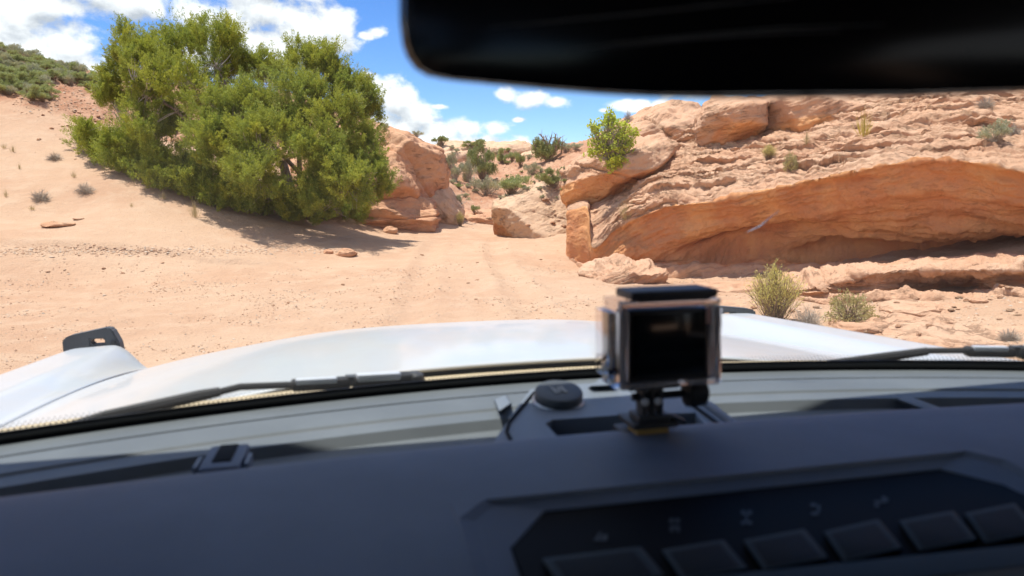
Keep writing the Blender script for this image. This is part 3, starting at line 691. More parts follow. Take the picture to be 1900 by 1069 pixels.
# clods along the flood scarp, chips on the rubble slope and the red hillside
pts = []; szs = []
for i in range(7500):
    u = rng.rand()
    if u < .18: px, py, smx = rng.uniform(0, 640), 466+rng.normal()*5, 9
    elif u < .58: px, py, smx = rng.uniform(1360, 1898), rng.uniform(505, 640), 9
    elif u < .86: px, py, smx = rng.uniform(20, 240), rng.uniform(140, 300), 7
    else: px, py, smx = rng.uniform(840, 1060), rng.uniform(300, 425), 6
    hh = hit(px, py, SURF[:2])
    if hh is None: continue
    if .58 <= u < .86:
        q_ = to_ad(np.array(hh[0]))
        if rng.rand() > soil_mask(np.array([q_[0]]), np.array([q_[1]]))[0]**1.5+.03: continue
    pts.append(tuple(hh[0])); szs.append(hh[1]/FPX*rng.uniform(1.2, smx)*.5*rng.uniform(.4, 1))
V_, F_ = octa(len(pts), np.array(pts), np.array(szs))
o = link('rubble', npmesh('rubble', V_, F_, GRAV, False)); tag(o, 'broken sandstone crumbs along the scarp and slopes', None, None, 'stuff')

# ---------------------------------------------------------------- plants
def leaf_mat(name, c0, c1, c2=None, trans=.28, rough=.6, tone=False):
    m = bpy.data.materials.new(name); m.use_nodes = True; nt = m.node_tree; p = nt.nodes['Principled BSDF']
    gi = nt.nodes.new('ShaderNodeNewGeometry'); cr = nt.nodes.new('ShaderNodeValToRGB'); lnk(nt, gi.outputs['Random Per Island'], cr.inputs[0])
    e = cr.color_ramp.elements; e[0].color = (*c0, 1); e[1].color = (*c1, 1)
    if c2: q = e.new(.93); q.color = (*c1, 1); e[-1].color = (*c2, 1)
    t = nt.nodes.new('ShaderNodeTexCoord'); nz = noise(nt, t.outputs['Object'], 1.3, 3)
    col = mixc(nt, sstep(nt, nz, .4, .65), cr.outputs[0], tuple(.5*(a+b)*k for a, b, k in zip(c0, c1, (1.18, 1.08, .9))))
    if tone: col = mixc(nt, attr(nt, 'tone'), mixc(nt, 1.0, col, (.74, .84, .95), 'MULTIPLY'), mixc(nt, 1.0, col, (1.18, 1.12, .95), 'MULTIPLY'))
    lnk(nt, col, p.inputs['Base Color']); p.inputs['Roughness'].default_value = rough; p.inputs['Specular IOR Level'].default_value = .3
    tr = nd(nt, 'ShaderNodeBsdfTranslucent', {'Color': mixc(nt, .35, col, (c1[0]*1.3, c1[1]*1.3, c1[2]*.6))})
    mx = nd(nt, 'ShaderNodeMixShader', {0: trans, 1: p.outputs[0], 2: tr.outputs[0]})
    lnk(nt, mx.outputs[0], nt.nodes['Material Output'].inputs[0]); return m
def bark_mat(name, a, b, sc=20):
    m, nt, p, co = base_mat(name)
    s = noise(nt, vscale(nt, co, (1, 1, .25)), sc, 5, .65); lnk(nt, mixc(nt, sstep(nt, s, .35, .65), a, b), p.inputs['Base Color'])
    p.inputs['Roughness'].default_value = .9; lnk(nt, bump(nt, s, .03, .8), p.inputs['Normal']); return m
JUN = leaf_mat('juniper_leaf', (.20, .245, .042), (.385, .415, .078), (.45, .41, .10), .40, .6, True)
JUND = leaf_mat('dark_juniper_leaf', (.20, .24, .10), (.36, .385, .165), None, .25)
SAGE = leaf_mat('sage_leaf', (.31, .32, .22), (.46, .46, .33), (.55, .52, .40), .2)
GREEN = leaf_mat('shrub_leaf', (.26, .30, .12), (.44, .47, .22), (.60, .56, .43), .25)
LIME = leaf_mat('ash_leaf', (.34, .43, .06), (.54, .60, .12), None, .45)
RABBIT = leaf_mat('rabbitbrush_leaf', (.50, .46, .13), (.68, .61, .25), (.66, .54, .30), .3)
STRAW = leaf_mat('straw', (.42, .34, .18), (.58, .48, .28), None, .2)
YELLOW = leaf_mat('yellow_stem', (.46, .38, .06), (.60, .50, .12), None, .3)
GREYTW = bark_mat('grey_twig', (.34, .28, .22), (.50, .43, .36)); BARK = bark_mat('juniper_bark', (.15, .10, .075), (.34, .27, .21))
BROWNTW = bark_mat('brown_twig', (.22, .14, .09), (.34, .24, .16))

def unit(v): return v/(np.linalg.norm(v, axis=-1, keepdims=True)+1e-9)
def leaves(p, d, L, w, rs, flat=0.0):
    """diamond leaf per row: p base, d unit axis"""
    n = len(p); r = unit(rs.normal(size=(n, 3))); s = unit(np.cross(d, r)); L = np.broadcast_to(L, n)[:, None]; w = np.broadcast_to(w, n)[:, None]
    V = np.stack([p, p+d*L*.5+s*w*.5, p+d*L, p+d*L*.5-s*w*.5], 1).reshape(-1, 3)
    return V, np.arange(n*4).reshape(n, 4)
def twigs(a, b, r0, r1):
    n = len(a); d = unit(b-a); h = np.where(np.abs(d[:, 2:3]) < .9, np.array([[0, 0, 1.]]), np.array([[1., 0, 0]])); x = unit(np.cross(d, h)); y = np.cross(d, x)
    r0 = np.broadcast_to(r0, n)[:, None]; r1 = np.broadcast_to(r1, n)[:, None]; V = []
    for q in (0, 2.094, 4.189): V.append(a+(x*math.cos(q)+y*math.sin(q))*r0)
    for q in (0, 2.094, 4.189): V.append(b+(x*math.cos(q)+y*math.sin(q))*r1)
    V = np.stack(V, 1).reshape(-1, 3); f = np.array([[0, 1, 4, 3], [1, 2, 5, 4], [2, 0, 3, 5]])
    return V, (f[None]+(np.arange(n)*6)[:, None, None]).reshape(-1, 4)
def cat(parts):
    Vs, Fs, k = [], [], 0
    for V, F in parts: Vs.append(V); Fs.append(F+k); k += len(V)
    return np.concatenate(Vs), np.concatenate(Fs)
def curved(a, b, n, bend, rs, r0, r1):
    """chain of twig pieces from a to b for rows of a, b"""
    off = unit(rs.normal(size=a.shape))*bend*np.linalg.norm(b-a, axis=1)[:, None]; out = []
    f = lambda t: a+(b-a)*t+off*(4*t*(1-t))*.5
    for i in range(n):
        t0, t1 = i/n, (i+1)/n
        out.append(twigs(f(t0), f(t1), r0+(r1-r0)*t0, r0+(r1-r0)*t1))
    return cat(out)
def plumes(tips, dirs, length, rad, npl, leafL, leafw, rs):
    """pointed sprays: leaves along an axis, thinning to its tip"""
    n = len(tips); t = rs.rand(n, npl)**0.8; ang = rs.uniform(0, 6.283, (n, npl)); h = unit(rs.normal(size=(n, 3))); x = unit(np.cross(dirs, h)); y = np.cross(dirs, x)
    L = np.broadcast_to(length, n)[:, None]; rr = np.broadcast_to(rad, n)[:, None]*(1-t)**.7*rs.uniform(.2, 1, (n, npl))
    rv = x[:, None]*np.cos(ang)[..., None]+y[:, None]*np.sin(ang)[..., None]
    p = tips[:, None]+dirs[:, None]*(t*L)[..., None]+rv*rr[..., None]
    d = unit(dirs[:, None]*.9+rv*.65+rs.normal(size=p.shape)*.25)
    return leaves(p.reshape(-1, 3), d.reshape(-1, 3), leafL*rs.uniform(.6, 1.3, n*npl), leafw*rs.uniform(.7, 1.3, n*npl), rs)

# ---- the big juniper
rs = np.random.RandomState(5)
JD = 21.2
jh = hit(556, 415, SURF[:1]); jb = np.array(VD(560, 398, 22.3)); jb[2] = H(*[np.array([v]) for v in to_ad(jb)])[0]-.05
LOBES = [(236,92,26,40,.2),(222,140,24,40,.6),(262,118,34,50,-.2),(300,105,30,42,.5),(345,80,30,42,.9),(400,78,36,44,.7),(428,92,14,40,.8),(415,130,30,40,.8),(330,150,55,45,-.5),(275,180,48,48,-.4),
 (215,185,24,28,.3),(203,165,15,28,.1),(462,130,22,30,1.6),(492,132,20,28,1.7),(516,140,22,28,1.5),(563,118,36,36,1.0),(598,116,20,32,.9),(612,128,14,30,.6),(645,165,38,38,.4),(684,178,18,36,.6),(690,215,18,28,.5),
 (560,180,56,42,-.3),(470,195,56,42,-.5),(400,205,55,45,-.9),(625,218,52,48,-.7),(500,250,65,45,-1.4),(405,268,58,48,-1.5),(585,285,56,46,-1.5),(680,268,34,44,-.4),(693,325,30,48,-.9),(690,375,30,34,-1.2),
 (640,345,52,44,-1.7),(600,372,44,28,-2.0),(650,388,44,22,-2.0),(478,325,50,46,-2.1),(440,358,44,34,-2.3),(530,385,26,26,-2.6),(548,398,18,20,-2.6),(592,392,28,18,-1.6),(600,338,40,36,-1.3),(625,330,36,36,-.9),(590,365,34,26,-1.6),(470,385,28,20,-2.4),(410,372,28,18,-2.2),(360,352,30,18,-2.0),(628,398,30,14,-1.8),(570,404,20,14,-1.2),(385,325,46,36,-2.0),(312,305,44,38,-1.6),(255,288,40,36,-1.0),(218,268,26,34,-.7),
 (168,256,16,24,-.3),(155,246,10,16,-.2),(190,272,18,22,-.4),(275,245,32,40,-.9),(345,345,36,20,-1.9),(290,335,36,18,-1.5),(330,232,34,30,.3),(540,230,40,36,.2),(620,300,40,40,.4),(450,290,50,40,.2)]
HUG = lambda x: np.interp(x, [140, 200, 300, 400, 470, 560, 730], [262, 295, 338, 365, 392, 400, 398])
lobV = []; lobD = []; lobL = []; lobT = []
for (px, py, rx, ry, dz) in LOBES:
    D = JD+dz+max(0, 520-px)*.0042
    if py+ry > HUG(px):
        hh = hit(px, py+ry*.9, SURF[:1])
        if hh: D = min(to_ad(np.array(hh[0]))[1]-.15, JD+3.5)
    c = VD(px, py, D); s = D/FPX; ax = np.array([rx*s*.83, (rx+ry)*.5*s*.9, ry*s*.80]); c = c-np.array([0, 0, ry*s*.30])
    area = (ax[0]*ax[2]+ax[0]*ax[1]+ax[1]*ax[2])/3*12.56; nc = int(area*6.4)+4
    u = unit(rs.normal(size=(nc, 3))); u[:, 2] = np.where((u[:, 2] < -.3) & (rs.rand(nc) < .6), -u[:, 2], u[:, 2]); rr = rs.uniform(.40, 1.05, nc)**.6
    p = u*rr[:, None]*ax
    W_ = c+p[:, :1]*RIGHT0+p[:, 1:2]*HEAD+p[:, 2:]*np.array([0, 0, 1.])
    uw = u[:, :1]*RIGHT0+u[:, 1:2]*HEAD+u[:, 2:]*np.array([0, 0, 1.])
    axis = unit(uw*.48+np.array([0, 0, 1.0])+rs.normal(size=(nc, 3))*.20); cl_ = rs.uniform(.28, .78, nc)*min(1.0, .5+ry/70); tone_c = rs.uniform(0, 1, nc)
    NP = 10; t = rs.rand(nc, NP)**.9; rv = unit(rs.normal(size=(nc, NP, 3))); rv = unit(rv-axis[:, None]*(rv*axis[:, None]).sum(2, keepdims=True))
    wd = (.22*(1-t)**.8+.02)[..., None]*cl_[:, None, None]
    bs = W_[:, None]-axis[:, None]*(.45*cl_)[:, None, None]+axis[:, None]*(t*cl_[:, None])[..., None]+rv*wd*rs.uniform(.3, 1, (nc, NP, 1))
    dr = unit(axis[:, None]*.85+rv*.45+rs.normal(size=bs.shape)*.12)
    ln = (rs.uniform(.20, .40, (nc, NP))*cl_[:, None]/.55)
    lobV.append(bs.reshape(-1, 3)); lobD.append(dr.reshape(-1, 3)); lobL.append(ln.ravel()); lobT.append(np.repeat(tone_c, NP))
SK = lambda x: np.interp(x, [140, 150, 200, 250, 300, 350, 400, 440, 480, 520, 545, 575, 600, 650, 700, 725], [268, 284, 316, 336, 353, 369, 390, 394, 403, 400, 418, 404, 404, 406, 400, 380])
for x in np.arange(148, 722, 3.2):
    y = SK(x)+rs.uniform(-16, 2); hh = hit(x, y, SURF[:1])
    if hh is None or to_ad(np.array(hh[0]))[1] > JD+5: continue
    c = np.array(hh[0]); cl_ = rs.uniform(.35, .75); NP = 10; t = rs.rand(NP)**.9; rv = unit(rs.normal(size=(NP, 3))*np.array([1, 1, .15])); axis = unit(np.array([0, 0, 1.])+rs.normal(size=3)*.22)
    bs = c+axis*(t*cl_)[:, None]*.8+rv*((.26*(1-t)**.8+.03)*cl_)[:, None]
    lobV.append(bs); lobD.append(unit(axis*.85+rv*.5+rs.normal(size=(NP, 3))*.12)); lobL.append(rs.uniform(.2, .4, NP)*cl_/.55); lobT.append(np.full(NP, rs.rand()))
bp = np.concatenate(lobV); bd = np.concatenate(lobD); bl = np.concatenate(lobL); bt = np.concatenate(lobT)
# keep the crown out of the sand
ad = to_ad(bp); gzv = H0(ad[0], ad[1]); ok = bp[:, 2] > gzv+.02; bp, bd, bl, bt = bp[ok], bd[ok], bl[ok], bt[ok]
JT = empty('juniper_tree', jb, 'large spreading green juniper on the foot of the left dune', 'tree')
def wpart(name, V, F, mat, parent, smooth=False, label=None):
    o = link(name, npmesh(name, V, F, mat, smooth), parent, label); o.matrix_parent_inverse = Matrix.Translation(-parent_world(parent)); return o
V_, F_ = plumes(bp, bd, bl*1.2, bl*.24, 54, .062, .016, rs)
# side sprays on every plume
k2 = 2; idx = np.repeat(np.arange(len(bp)), k2); tt = rs.uniform(.1, .6, len(idx)); sd = unit(bd[idx]*.7+unit(rs.normal(size=(len(idx), 3)))*.75+np.array([0, 0, .25]))
V2, F2 = plumes(bp[idx]+bd[idx]*(tt*bl[idx])[:, None], sd, bl[idx]*.60, bl[idx]*.14, 24, .055, .015, rs)
tone = np.concatenate([np.repeat(bt, 54*4), np.repeat(bt[idx], 24*4)]); V_, F_ = cat([(V_, F_), (V2, F2)])
cr_o = wpart('crown', V_, F_, JUN, JT); at_ = cr_o.data.attributes.new('tone', 'FLOAT', 'POINT'); at_.data.foreach_set('value', tone.astype(np.float32))
tm = MB(); tm.tube([jb+np.array([0, 0, -.3]), jb+np.array([-.1, .05, .3]), jb+np.array([-.35, .2, .9]), jb+np.array([-.5, .3, 1.7])], [.26, .22, .17, .12], 10); trunk = tm.build('trunk', BARK, JT)
tm = MB(); tm.tube([jb+np.array([.35, .1, -.3]), jb+np.array([.5, 0, .5]), jb+np.array([1.0, -.1, 1.3]), jb+np.array([1.3, .1, 2.2])], [.20, .16, .12, .07], 9); tm.build('trunk', BARK, JT)
main = []
for (px, py, dz, r) in ((350,150,.2,.10),(240,150,.2,.09),(400,120,.6,.08),(570,160,.8,.09),(640,210,.2,.08),(320,235,.9,.07),(480,300,-1.4,.07),(650,340,-1.0,.08),(680,280,0,.07),(430,230,-.6,.08),(225,235,1.5,.05),(500,170,.8,.07)):
    e_ = VD(px, py, JD+dz); st = jb+np.array([rs.uniform(-.4, .9), rs.uniform(0, .3), rs.uniform(.2, .9)]); m1 = st+(e_-st)*.4+np.array([rs.uniform(-.3, .3), rs.uniform(-.3, .3), -.25]); m2 = st+(e_-st)*.75+np.array([rs.uniform(-.2, .2)]*3)
    b_ = MB(); b_.tube([st, m1, m2, e_], [r, r*.8, r*.5, r*.2], 7); b_.build('limb', BARK, JT); main.append((st, m1, m2, e_))
# bare grey twigs through the crown
src = np.concatenate([np.stack([a+(b-a)*t for t in (0, .3, .6, .9)]) for m_ in main for a, b in zip(m_[:-1], m_[1:])])
sel = rs.choice(len(bp), 2300); tgt = bp[sel]; dist = ((tgt[:, None]-src[None])**2).sum(-1); near = src[dist.argmin(1)]; okt = dist.min(1) < 1.1; near, tgt = near[okt], tgt[okt]
V_, F_ = curved(near+rs.normal(size=near.shape)*.05, tgt, 3, .22, rs, .014, .005); wpart('twigs', V_, F_, GREYTW, JT)

# ---- shrub templates, built round the origin, one metre across
def shrub_parts(kind, seed):
    rs = np.random.RandomState(seed); Z = np.array([0, 0, 1.])
    if kind == 'sage' or kind == 'green' or kind == 'lime' or kind == 'jun':
        n = {'sage': 240, 'green': 260, 'lime': 150, 'jun': 330}[kind]
        cl = rs.normal(size=(9, 3))*np.array([.26, .26, .12])+np.array([0, 0, .36]); q = rs.randint(0, 9, n)
        u = unit(rs.normal(size=(n, 3))); u[:, 2] = np.abs(u[:, 2])*.9-.15
        tip = cl[q]+u*rs.uniform(.08, .22, n)[:, None]; tip[:, 2] = np.clip(tip[:, 2], .05, .8)
        if kind == 'jun': tip[:, 2] *= 1.25
        d = unit(unit(tip-np.array([0, 0, .1]))*.6+Z*.6+rs.normal(size=(n, 3))*.25)
        root = rs.normal(size=(n, 3))*np.array([.05, .05, .01]); m = rs.rand(n) < .4
        S = curved(root[m], tip[m], 3, .25, rs, .008, .003)
        Lf = {'sage': (.042, .017, 26), 'green': (.05, .022, 26), 'lime': (.06, .045, 20), 'jun': (.05, .02, 36)}[kind]
        Lv = plumes(tip-d*.08, d, rs.uniform(.12, .24, n), .06 if kind != 'lime' else .09, Lf[2], Lf[0], Lf[1], rs)
        return S, Lv
    if kind == 'rabbit':
        n = 330; root = rs.normal(size=(n, 3))*np.array([.06, .06, .005]); th = rs.uniform(0, 6.283, n); sp = rs.uniform(0, .40, n)**.8*.9
        tip = np.stack([np.cos(th)*sp, np.sin(th)*sp, rs.uniform(.55, 1.0, n)*(1-.75*sp)], 1)
        S = curved(root, tip, 3, .12, rs, .005, .0025); d = unit(tip-root)
        Lv = plumes(tip-d*.38*np.ones((n, 1)), d, .44, .030, 15, .055, .008, rs)
        return S, Lv
    if kind == 'dry':
        n = 130; root = rs.normal(size=(n, 3))*.04*np.array([1, 1, .2]); u = unit(rs.normal(size=(n, 3))); u[:, 2] = np.abs(u[:, 2])
        tip = u*np.array([.5, .5, .45])*rs.uniform(.5, 1, n)[:, None]; S1_ = curved(root, tip, 4, .3, rs, .009, .003)
        m = np.repeat(np.arange(n), 3); a = root[m]+(tip-root)[m]*rs.uniform(.4, .9, len(m))[:, None]; b = a+unit(u[m]+rs.normal(size=(len(m), 3))*.7)*.16
        return cat([S1_, twigs(a, b, .004, .002)]), None
    if kind == 'grass':
        n = 85; th = rs.uniform(0, 6.283, n); sp = rs.uniform(0, .5, n); root = np.stack([np.cos(th)*sp*.3, np.sin(th)*sp*.3, th*0], 1)
        tip = np.stack([np.cos(th)*sp, np.sin(th)*sp, rs.uniform(.4, .95, n)*(1-.5*sp)], 1)
        d = unit(tip-root); L = np.linalg.norm(tip-root, axis=1)
        return curved(root[:14], tip[:14], 2, .15, rs, .006, .003), leaves(root, d, L*rs.uniform(.6, 1, n), .013, rs)
    if kind == 'flower':   # dry mounded bush with pale seed heads
        n = 190; u = unit(rs.normal(size=(n, 3))); u[:, 2] = np.abs(u[:, 2]); tip = u*np.array([.48, .48, .5])*rs.uniform(.65, 1, n)[:, None]; root = rs.normal(size=(n, 3))*.04*np.array([1, 1, .2])
        S = curved(root, tip, 3, .25, rs, .006, .003); Lv = plumes(tip-u*.1, u, .16, .05, 14, .045, .02, rs)
        return S, Lv
TPL = {}
MATS = {'sage': (GREYTW, SAGE), 'green': (BROWNTW, GREEN), 'lime': (GREYTW, LIME), 'jun': (BARK, JUND), 'rabbit': (BROWNTW, RABBIT), 'dry': (GREYTW, None), 'grass': (STRAW, STRAW), 'flower': (BROWNTW, None), 'yellow': (YELLOW, YELLOW)}
FLOWER = leaf_mat('seed_head', (.34, .31, .14), (.52, .46, .24), (.66, .58, .38), .3); MATS['flower'] = (BROWNTW, FLOWER)
def tpl(kind, v):
    if (kind, v) not in TPL:
        src = {'yellow': 'grass'}.get(kind, kind); S, Lv = shrub_parts(src, 100+v*7+len(kind)); ms, ml = MATS[kind]
        TPL[(kind, v)] = (npmesh('stems', *S, ms, False), npmesh('leaves', *Lv, ml, False) if Lv is not None else None)
    return TPL[(kind, v)]
def plant(name, kind, v, p, w, h, label, cat_='bush', group=None, rot=0.0, sink=.03):
    S, Lv = tpl(kind, v); e = empty(name, (p[0], p[1], p[2]-sink*h), label, cat_, group); e.rotation_euler = (0, 0, rot); e.scale = (w, w, h)
    o = bpy.data.objects.new('stems', S); COL.objects.link(o); o.parent = e
    if Lv is not None:
        o = bpy.data.objects.new('foliage', Lv); COL.objects.link(o); o.parent = e
    return e
def plant_px(name, kind, v, x0, y0, x1, y1, label, cat_='bush', group=None, hk=1.0, D=None):
    """stands where the ray through the middle of its foot meets the ground or rock"""
    cx = (x0+x1)/2; hh = hit(cx, y1)
    if D is not None or hh is None: p = VD(cx, y1, D or 40.0); dep = D or 40.0
    else: p = np.array(hh[0]); dep = to_ad(p)[1]
    s = dep/FPX
    wk = {'grass': 1.0, 'rabbit': .85, 'yellow': 1.0}.get(kind, 1.0); hkk = {'sage': .72, 'green': .72, 'lime': .78, 'jun': .95, 'rabbit': .95, 'dry': .5, 'grass': .85, 'yellow': .85, 'flower': .55}[kind]
    return plant(name, kind, v, p, (x1-x0)*s/wk, (y1-y0)*s/hkk*hk, label, cat_, group, rot=(x0*7.3) % 6.28)
PL = [
 ('juniper_bush','jun',0,874,272,922,336,'largest dark green juniper bush on the valley slope behind the dome','bush'),
 ('sagebrush','sage',0,828,298,860,334,'grey green sagebrush at the left foot of the valley juniper','bush'),
 ('sagebrush','sage',1,822,280,846,312,'pale grey shrub close behind the top of the sandstone dome','bush'),
 ('sagebrush','sage',2,858,292,888,338,'grey green bush overlapping the left side of the valley juniper','bush'),
 ('low_shrub','sage',0,880,325,930,362,'left half of the low wide sage clump in mid valley','bush'),
 ('low_shrub','green',1,918,322,974,362,'right greener half of the low wide sage clump in mid valley','bush'),
 ('valley_shrub','green',0,920,280,944,302,'small green shrub just right of the valley juniper crown','bush'),
 ('valley_shrub','green',2,940,282,960,300,'bright green shrub low on the skyline ridge','bush'),
 ('valley_shrub','green',1,957,280,976,310,'upright grey green shrub below the left side of the dead juniper','bush'),
 ('valley_shrub','sage',2,976,300,1002,324,'olive shrub on the red slope under the dead juniper','bush'),
 ('round_bush','jun',1,1008,310,1048,348,'round dark green bush behind the pale boulder','bush'),
 ('juniper_bush','jun',2,806,252,832,272,'dark juniper on the skyline just right of the sandstone dome','bush'),
 ('juniper_bush','jun',0,864,260,902,276,'flat topped juniper on the far skyline above the valley juniper','bush'),
 ('ridge_shrub','sage',1,1040,262,1060,282,'grey shrub on the ridge left of the ash sapling','bush'),
 ('ridge_shrub','sage',0,1056,264,1082,278,'low grey shrub on the ridge nearest the ash sapling','bush'),
 ('small_shrub','sage',2,845,360,866,378,'small grey shrub beside the grey boulder','bush'),
 ('small_shrub','green',2,873,380,888,398,'tiny green shrub at the head of the wash','bush'),
 ('weed_clump','rabbit',2,846,392,862,420,'light green weeds growing against the grey boulder','plant'),
 ('ledge_shrub','dry',1,1154,200,1176,226,'grey bare shrub on the skyline behind the ash sapling','bush'),
 ('grass_tuft','grass',0,1138,362,1186,408,'pale grass tuft on the ledge in the notch under the sandstone block','grass'),
 ('stalk_tuft','yellow',1,1580,192,1626,252,'tall yellow stalks standing above the perched slab','plant'),
 ('green_tuft','rabbit',0,1412,268,1440,296,'small yellow green tuft on the ledge below the deep crack','plant'),
 ('dry_tuft','flower',1,1452,276,1480,314,'small brown dry bush on the ledge right of the yellow green tuft','bush'),
 ('stalk_tuft','grass',1,1484,232,1508,268,'thin dry stalks in front of the perched slab','plant'),
 ('grey_sage','sage',1,1818,222,1874,262,'silver grey sagebrush on the ledge at the far right','bush'),
 ('grey_sage','dry',0,1866,222,1898,250,'grey twiggy bush at the frame edge right of the silver sagebrush','bush'),
 ('grey_sage','dry',1,1808,174,1850,200,'bare grey twigs just below the mirror on the right','bush'),
 ('rabbitbrush','rabbit',1,1384,488,1488,598,'tall yellow green rabbitbrush beside the right fender','bush'),
 ('dry_twigs','dry',2,1462,556,1532,606,'grey dead twigs at the right foot of the rabbitbrush','bush'),
 ('round_dry_bush','flower',0,1528,530,1624,594,'rounded half dry bush with pale seed heads on the rubble slope','bush'),
 ('dead_brush','dry',0,1845,600,1900,632,'dark dead brush on the slope above the right wiper','bush'),
 ('grass_tuft','grass',1,291,350,316,370,'small yellow grass clump on the dune left of the juniper','grass'),
 ('grass_tuft','grass',2,346,358,378,404,'tall dry grass stalks on the dune in front of the juniper','grass'),
 ('grass_tuft','grass',0,129,314,146,330,'yellow grass clump high on the dune','grass'),
 ('dry_twigs','dry',1,136,334,180,358,'sprawling dry twigs below the yellow clump on the dune','bush'),
 ('dry_twigs','dry',2,55,345,100,372,'flat dry brush in the middle of the dune','bush'),
 ('dry_twigs','dry',0,84,278,120,296,'wispy dry stalks halfway up the dune','bush'),
 ('grass_tuft','grass',2,0,260,14,276,'dark grass tuft at the left frame edge of the dune','grass'),
 ('grass_tuft','grass',1,14,266,34,282,'dry grass right beside the dark tuft at the left frame edge','grass'),
 ('grass_tuft','grass',0,4,348,18,366,'yellowish grass at the left frame edge below the flat brush','grass'),
 ('grass_tuft','grass',1,30,300,42,314,'lone thin grass sprig on the upper left dune','grass'),
 ('grass_tuft','grass',0,50,378,70,390,'small grey grass sprig above the flaky plate','grass'),
 ('grass_tuft','grass',2,238,372,250,384,'tiny grass sprig on bare sand left of the tall stalks','grass'),
 ('dome_grass','sage',0,764,242,782,254,'small dark shrub on the crest of the sandstone dome','bush'),
 ('dome_grass','sage',1,706,228,722,240,'dark tuft on the top left of the sandstone dome','bush'),
]
for row in PL:
    nm, kd, v, x0, y0, x1, y1, lb, ct = row
    plant_px(nm, kd, v, x0, y0, x1, y1, lb, ct)
# ash sapling on the block: short stem, loose bright leaves
hh = hit(1135, 300); p = np.array(hh[0]) if hh else VD(1135, 300, 18); s = to_ad(p)[1]/FPX
rs = np.random.RandomState(77); AS = empty('ash_sapling', p, 'bright yellow green ash sapling growing out of the sandstone block', 'tree')
tipl = []
for (px, py, rx, ry) in ((1132,214,8,12),(1122,224,12,14),(1104,240,16,12),(1098,232,7,6),(1176,246,8,10),(1158,234,12,8),(1096,284,8,8),(1160,304,12,8),(1140,232,20,16),(1155,258,20,22),(1128,262,26,22),(1112,278,16,14),(1140,290,26,16),(1140,308,20,10),(1166,270,12,16),(1100,262,8,10)):
    n_ = int(rx*ry*.13)+4; u = unit(rs.normal(size=(n_, 3)))*rs.uniform(.3, 1, (n_, 1))
    c = VD(px, py, to_ad(p)[1]-.12); tipl.append(c+u[:, :1]*RIGHT0*rx*s+u[:, 1:2]*HEAD*rx*s+u[:, 2:]*np.array([0, 0, 1.])*ry*s)
tp = np.concatenate(tipl); V_, F_ = curved(np.repeat(p[None], len(tp), 0), tp, 4, .18, rs, .010, .003); wpart('stems', V_, F_, GREYTW, AS)
du = unit(rs.normal(size=(len(tp), 3))); V_, F_ = plumes(tp-du*.05, du, .14, .09, 8, .065, .045, rs); wpart('foliage', V_, F_, LIME, AS)
# dead-topped juniper on the ridge
hh = hit(1022, 299, SURF[:1]); p = np.array(hh[0]) if hh else VD(1022, 299, 48); dep = to_ad(p)[1]; s = dep/FPX
DJ = empty('dead_juniper', p, 'half dead juniper with bare twisted branches on the skyline', 'tree'); rs = np.random.RandomState(31)
b = MB()
ends = []
for (px, py) in ((1002,248),(994,255),(1008,252),(1024,250),(1032,248),(1040,254),(1044,264),(990,268),(1016,262),(1036,270)):
    e_ = VD(px, py, dep+rs.uniform(-.6, .6)); m_ = p+(e_-p)*.5+np.array([rs.uniform(-.35, .35), 0, -.1]); b.tube([p+np.array([rs.uniform(-.2, .2), 0, -.1]), m_, e_], [.13, .085, .025], 6); ends.append((m_, e_))
b.build('branches', BROWNTW, DJ)
a_ = np.concatenate([np.stack([m_+(e_-m_)*t for t in rs.uniform(0, 1, 14)]) for m_, e_ in ends]); b_ = a_+unit(rs.normal(size=a_.shape)+np.array([0, 0, .6]))*rs.uniform(.2, .55, (len(a_), 1))
V_, F_ = twigs(a_, b_, .022, .008); wpart('twigs', V_, F_, BROWNTW, DJ)
q = []
for (px, py, rx, ry, n_) in ((1004,282,18,14,170),(998,272,10,12,90),(1022,280,14,14,90),(1036,272,8,12,50),(1012,290,20,8,110)):
    u = unit(rs.normal(size=(n_, 3)))*rs.uniform(.3, 1, (n_, 1)); q.append(VD(px, py, dep)+u[:, :1]*RIGHT0*rx*s+u[:, 1:2]*HEAD*rx*s+u[:, 2:]*np.array([0, 0, 1.])*ry*s)
tp = np.concatenate(q); du = unit(rs.normal(size=tp.shape)*.5+np.array([0, 0, .8])); V_, F_ = plumes(tp, du, .3, .1, 24, .09, .04, rs); wpart('crown', V_, F_, JUND, DJ)
# shrubs crowding the crest of the left dune
rs = np.random.RandomState(19); nsh = 0
def inpoly(x, y, P):
    c = False
    for i in range(len(P)):
        (x0, y0), (x1, y1) = P[i-1], P[i]
        if (y0 > y) != (y1 > y) and x < (x1-x0)*(y-y0)/(y1-y0)+x0: c = not c
    return c
CREST = [(-40,75),(0,94),(60,108),(120,128),(190,150),(215,165),(195,178),(160,166),(120,152),(92,150),(82,160),(100,186),(70,190),(40,182),(0,174),(-40,160)]
tries = 0; spots = []
while len(spots) < 120 and tries < 6000:
    tries += 1; x, y = rs.uniform(-30, 212), rs.uniform(78, 192)
    if not inpoly(x, y, CREST): continue
    if any((x-a)**2/110+(y-b)**2/40 < 1 for a, b in spots): continue
    spots.append((x, y))
for i, (x, y) in enumerate(spots):
    hh = hit(x, y, SURF[:1])
    if hh is None: continue
    p = hh[0]; s = to_ad(np.array(p))[1]/FPX; w = rs.uniform(20, 34)*s; kd = 'green' if rs.rand() < .62 else 'sage'
    lb = 'green leafy shrub in the thicket on the crest of the left dune' if kd == 'green' else 'grey sage shrub in the thicket on the crest of the left dune'
    plant('crest_shrub', kd, int(rs.randint(3)), p, w, w*rs.uniform(.7, 1.0), lb, 'bush', 'green shrubs on the dune crest' if kd == 'green' else 'grey shrubs on the dune crest', rs.uniform(0, 6.28))
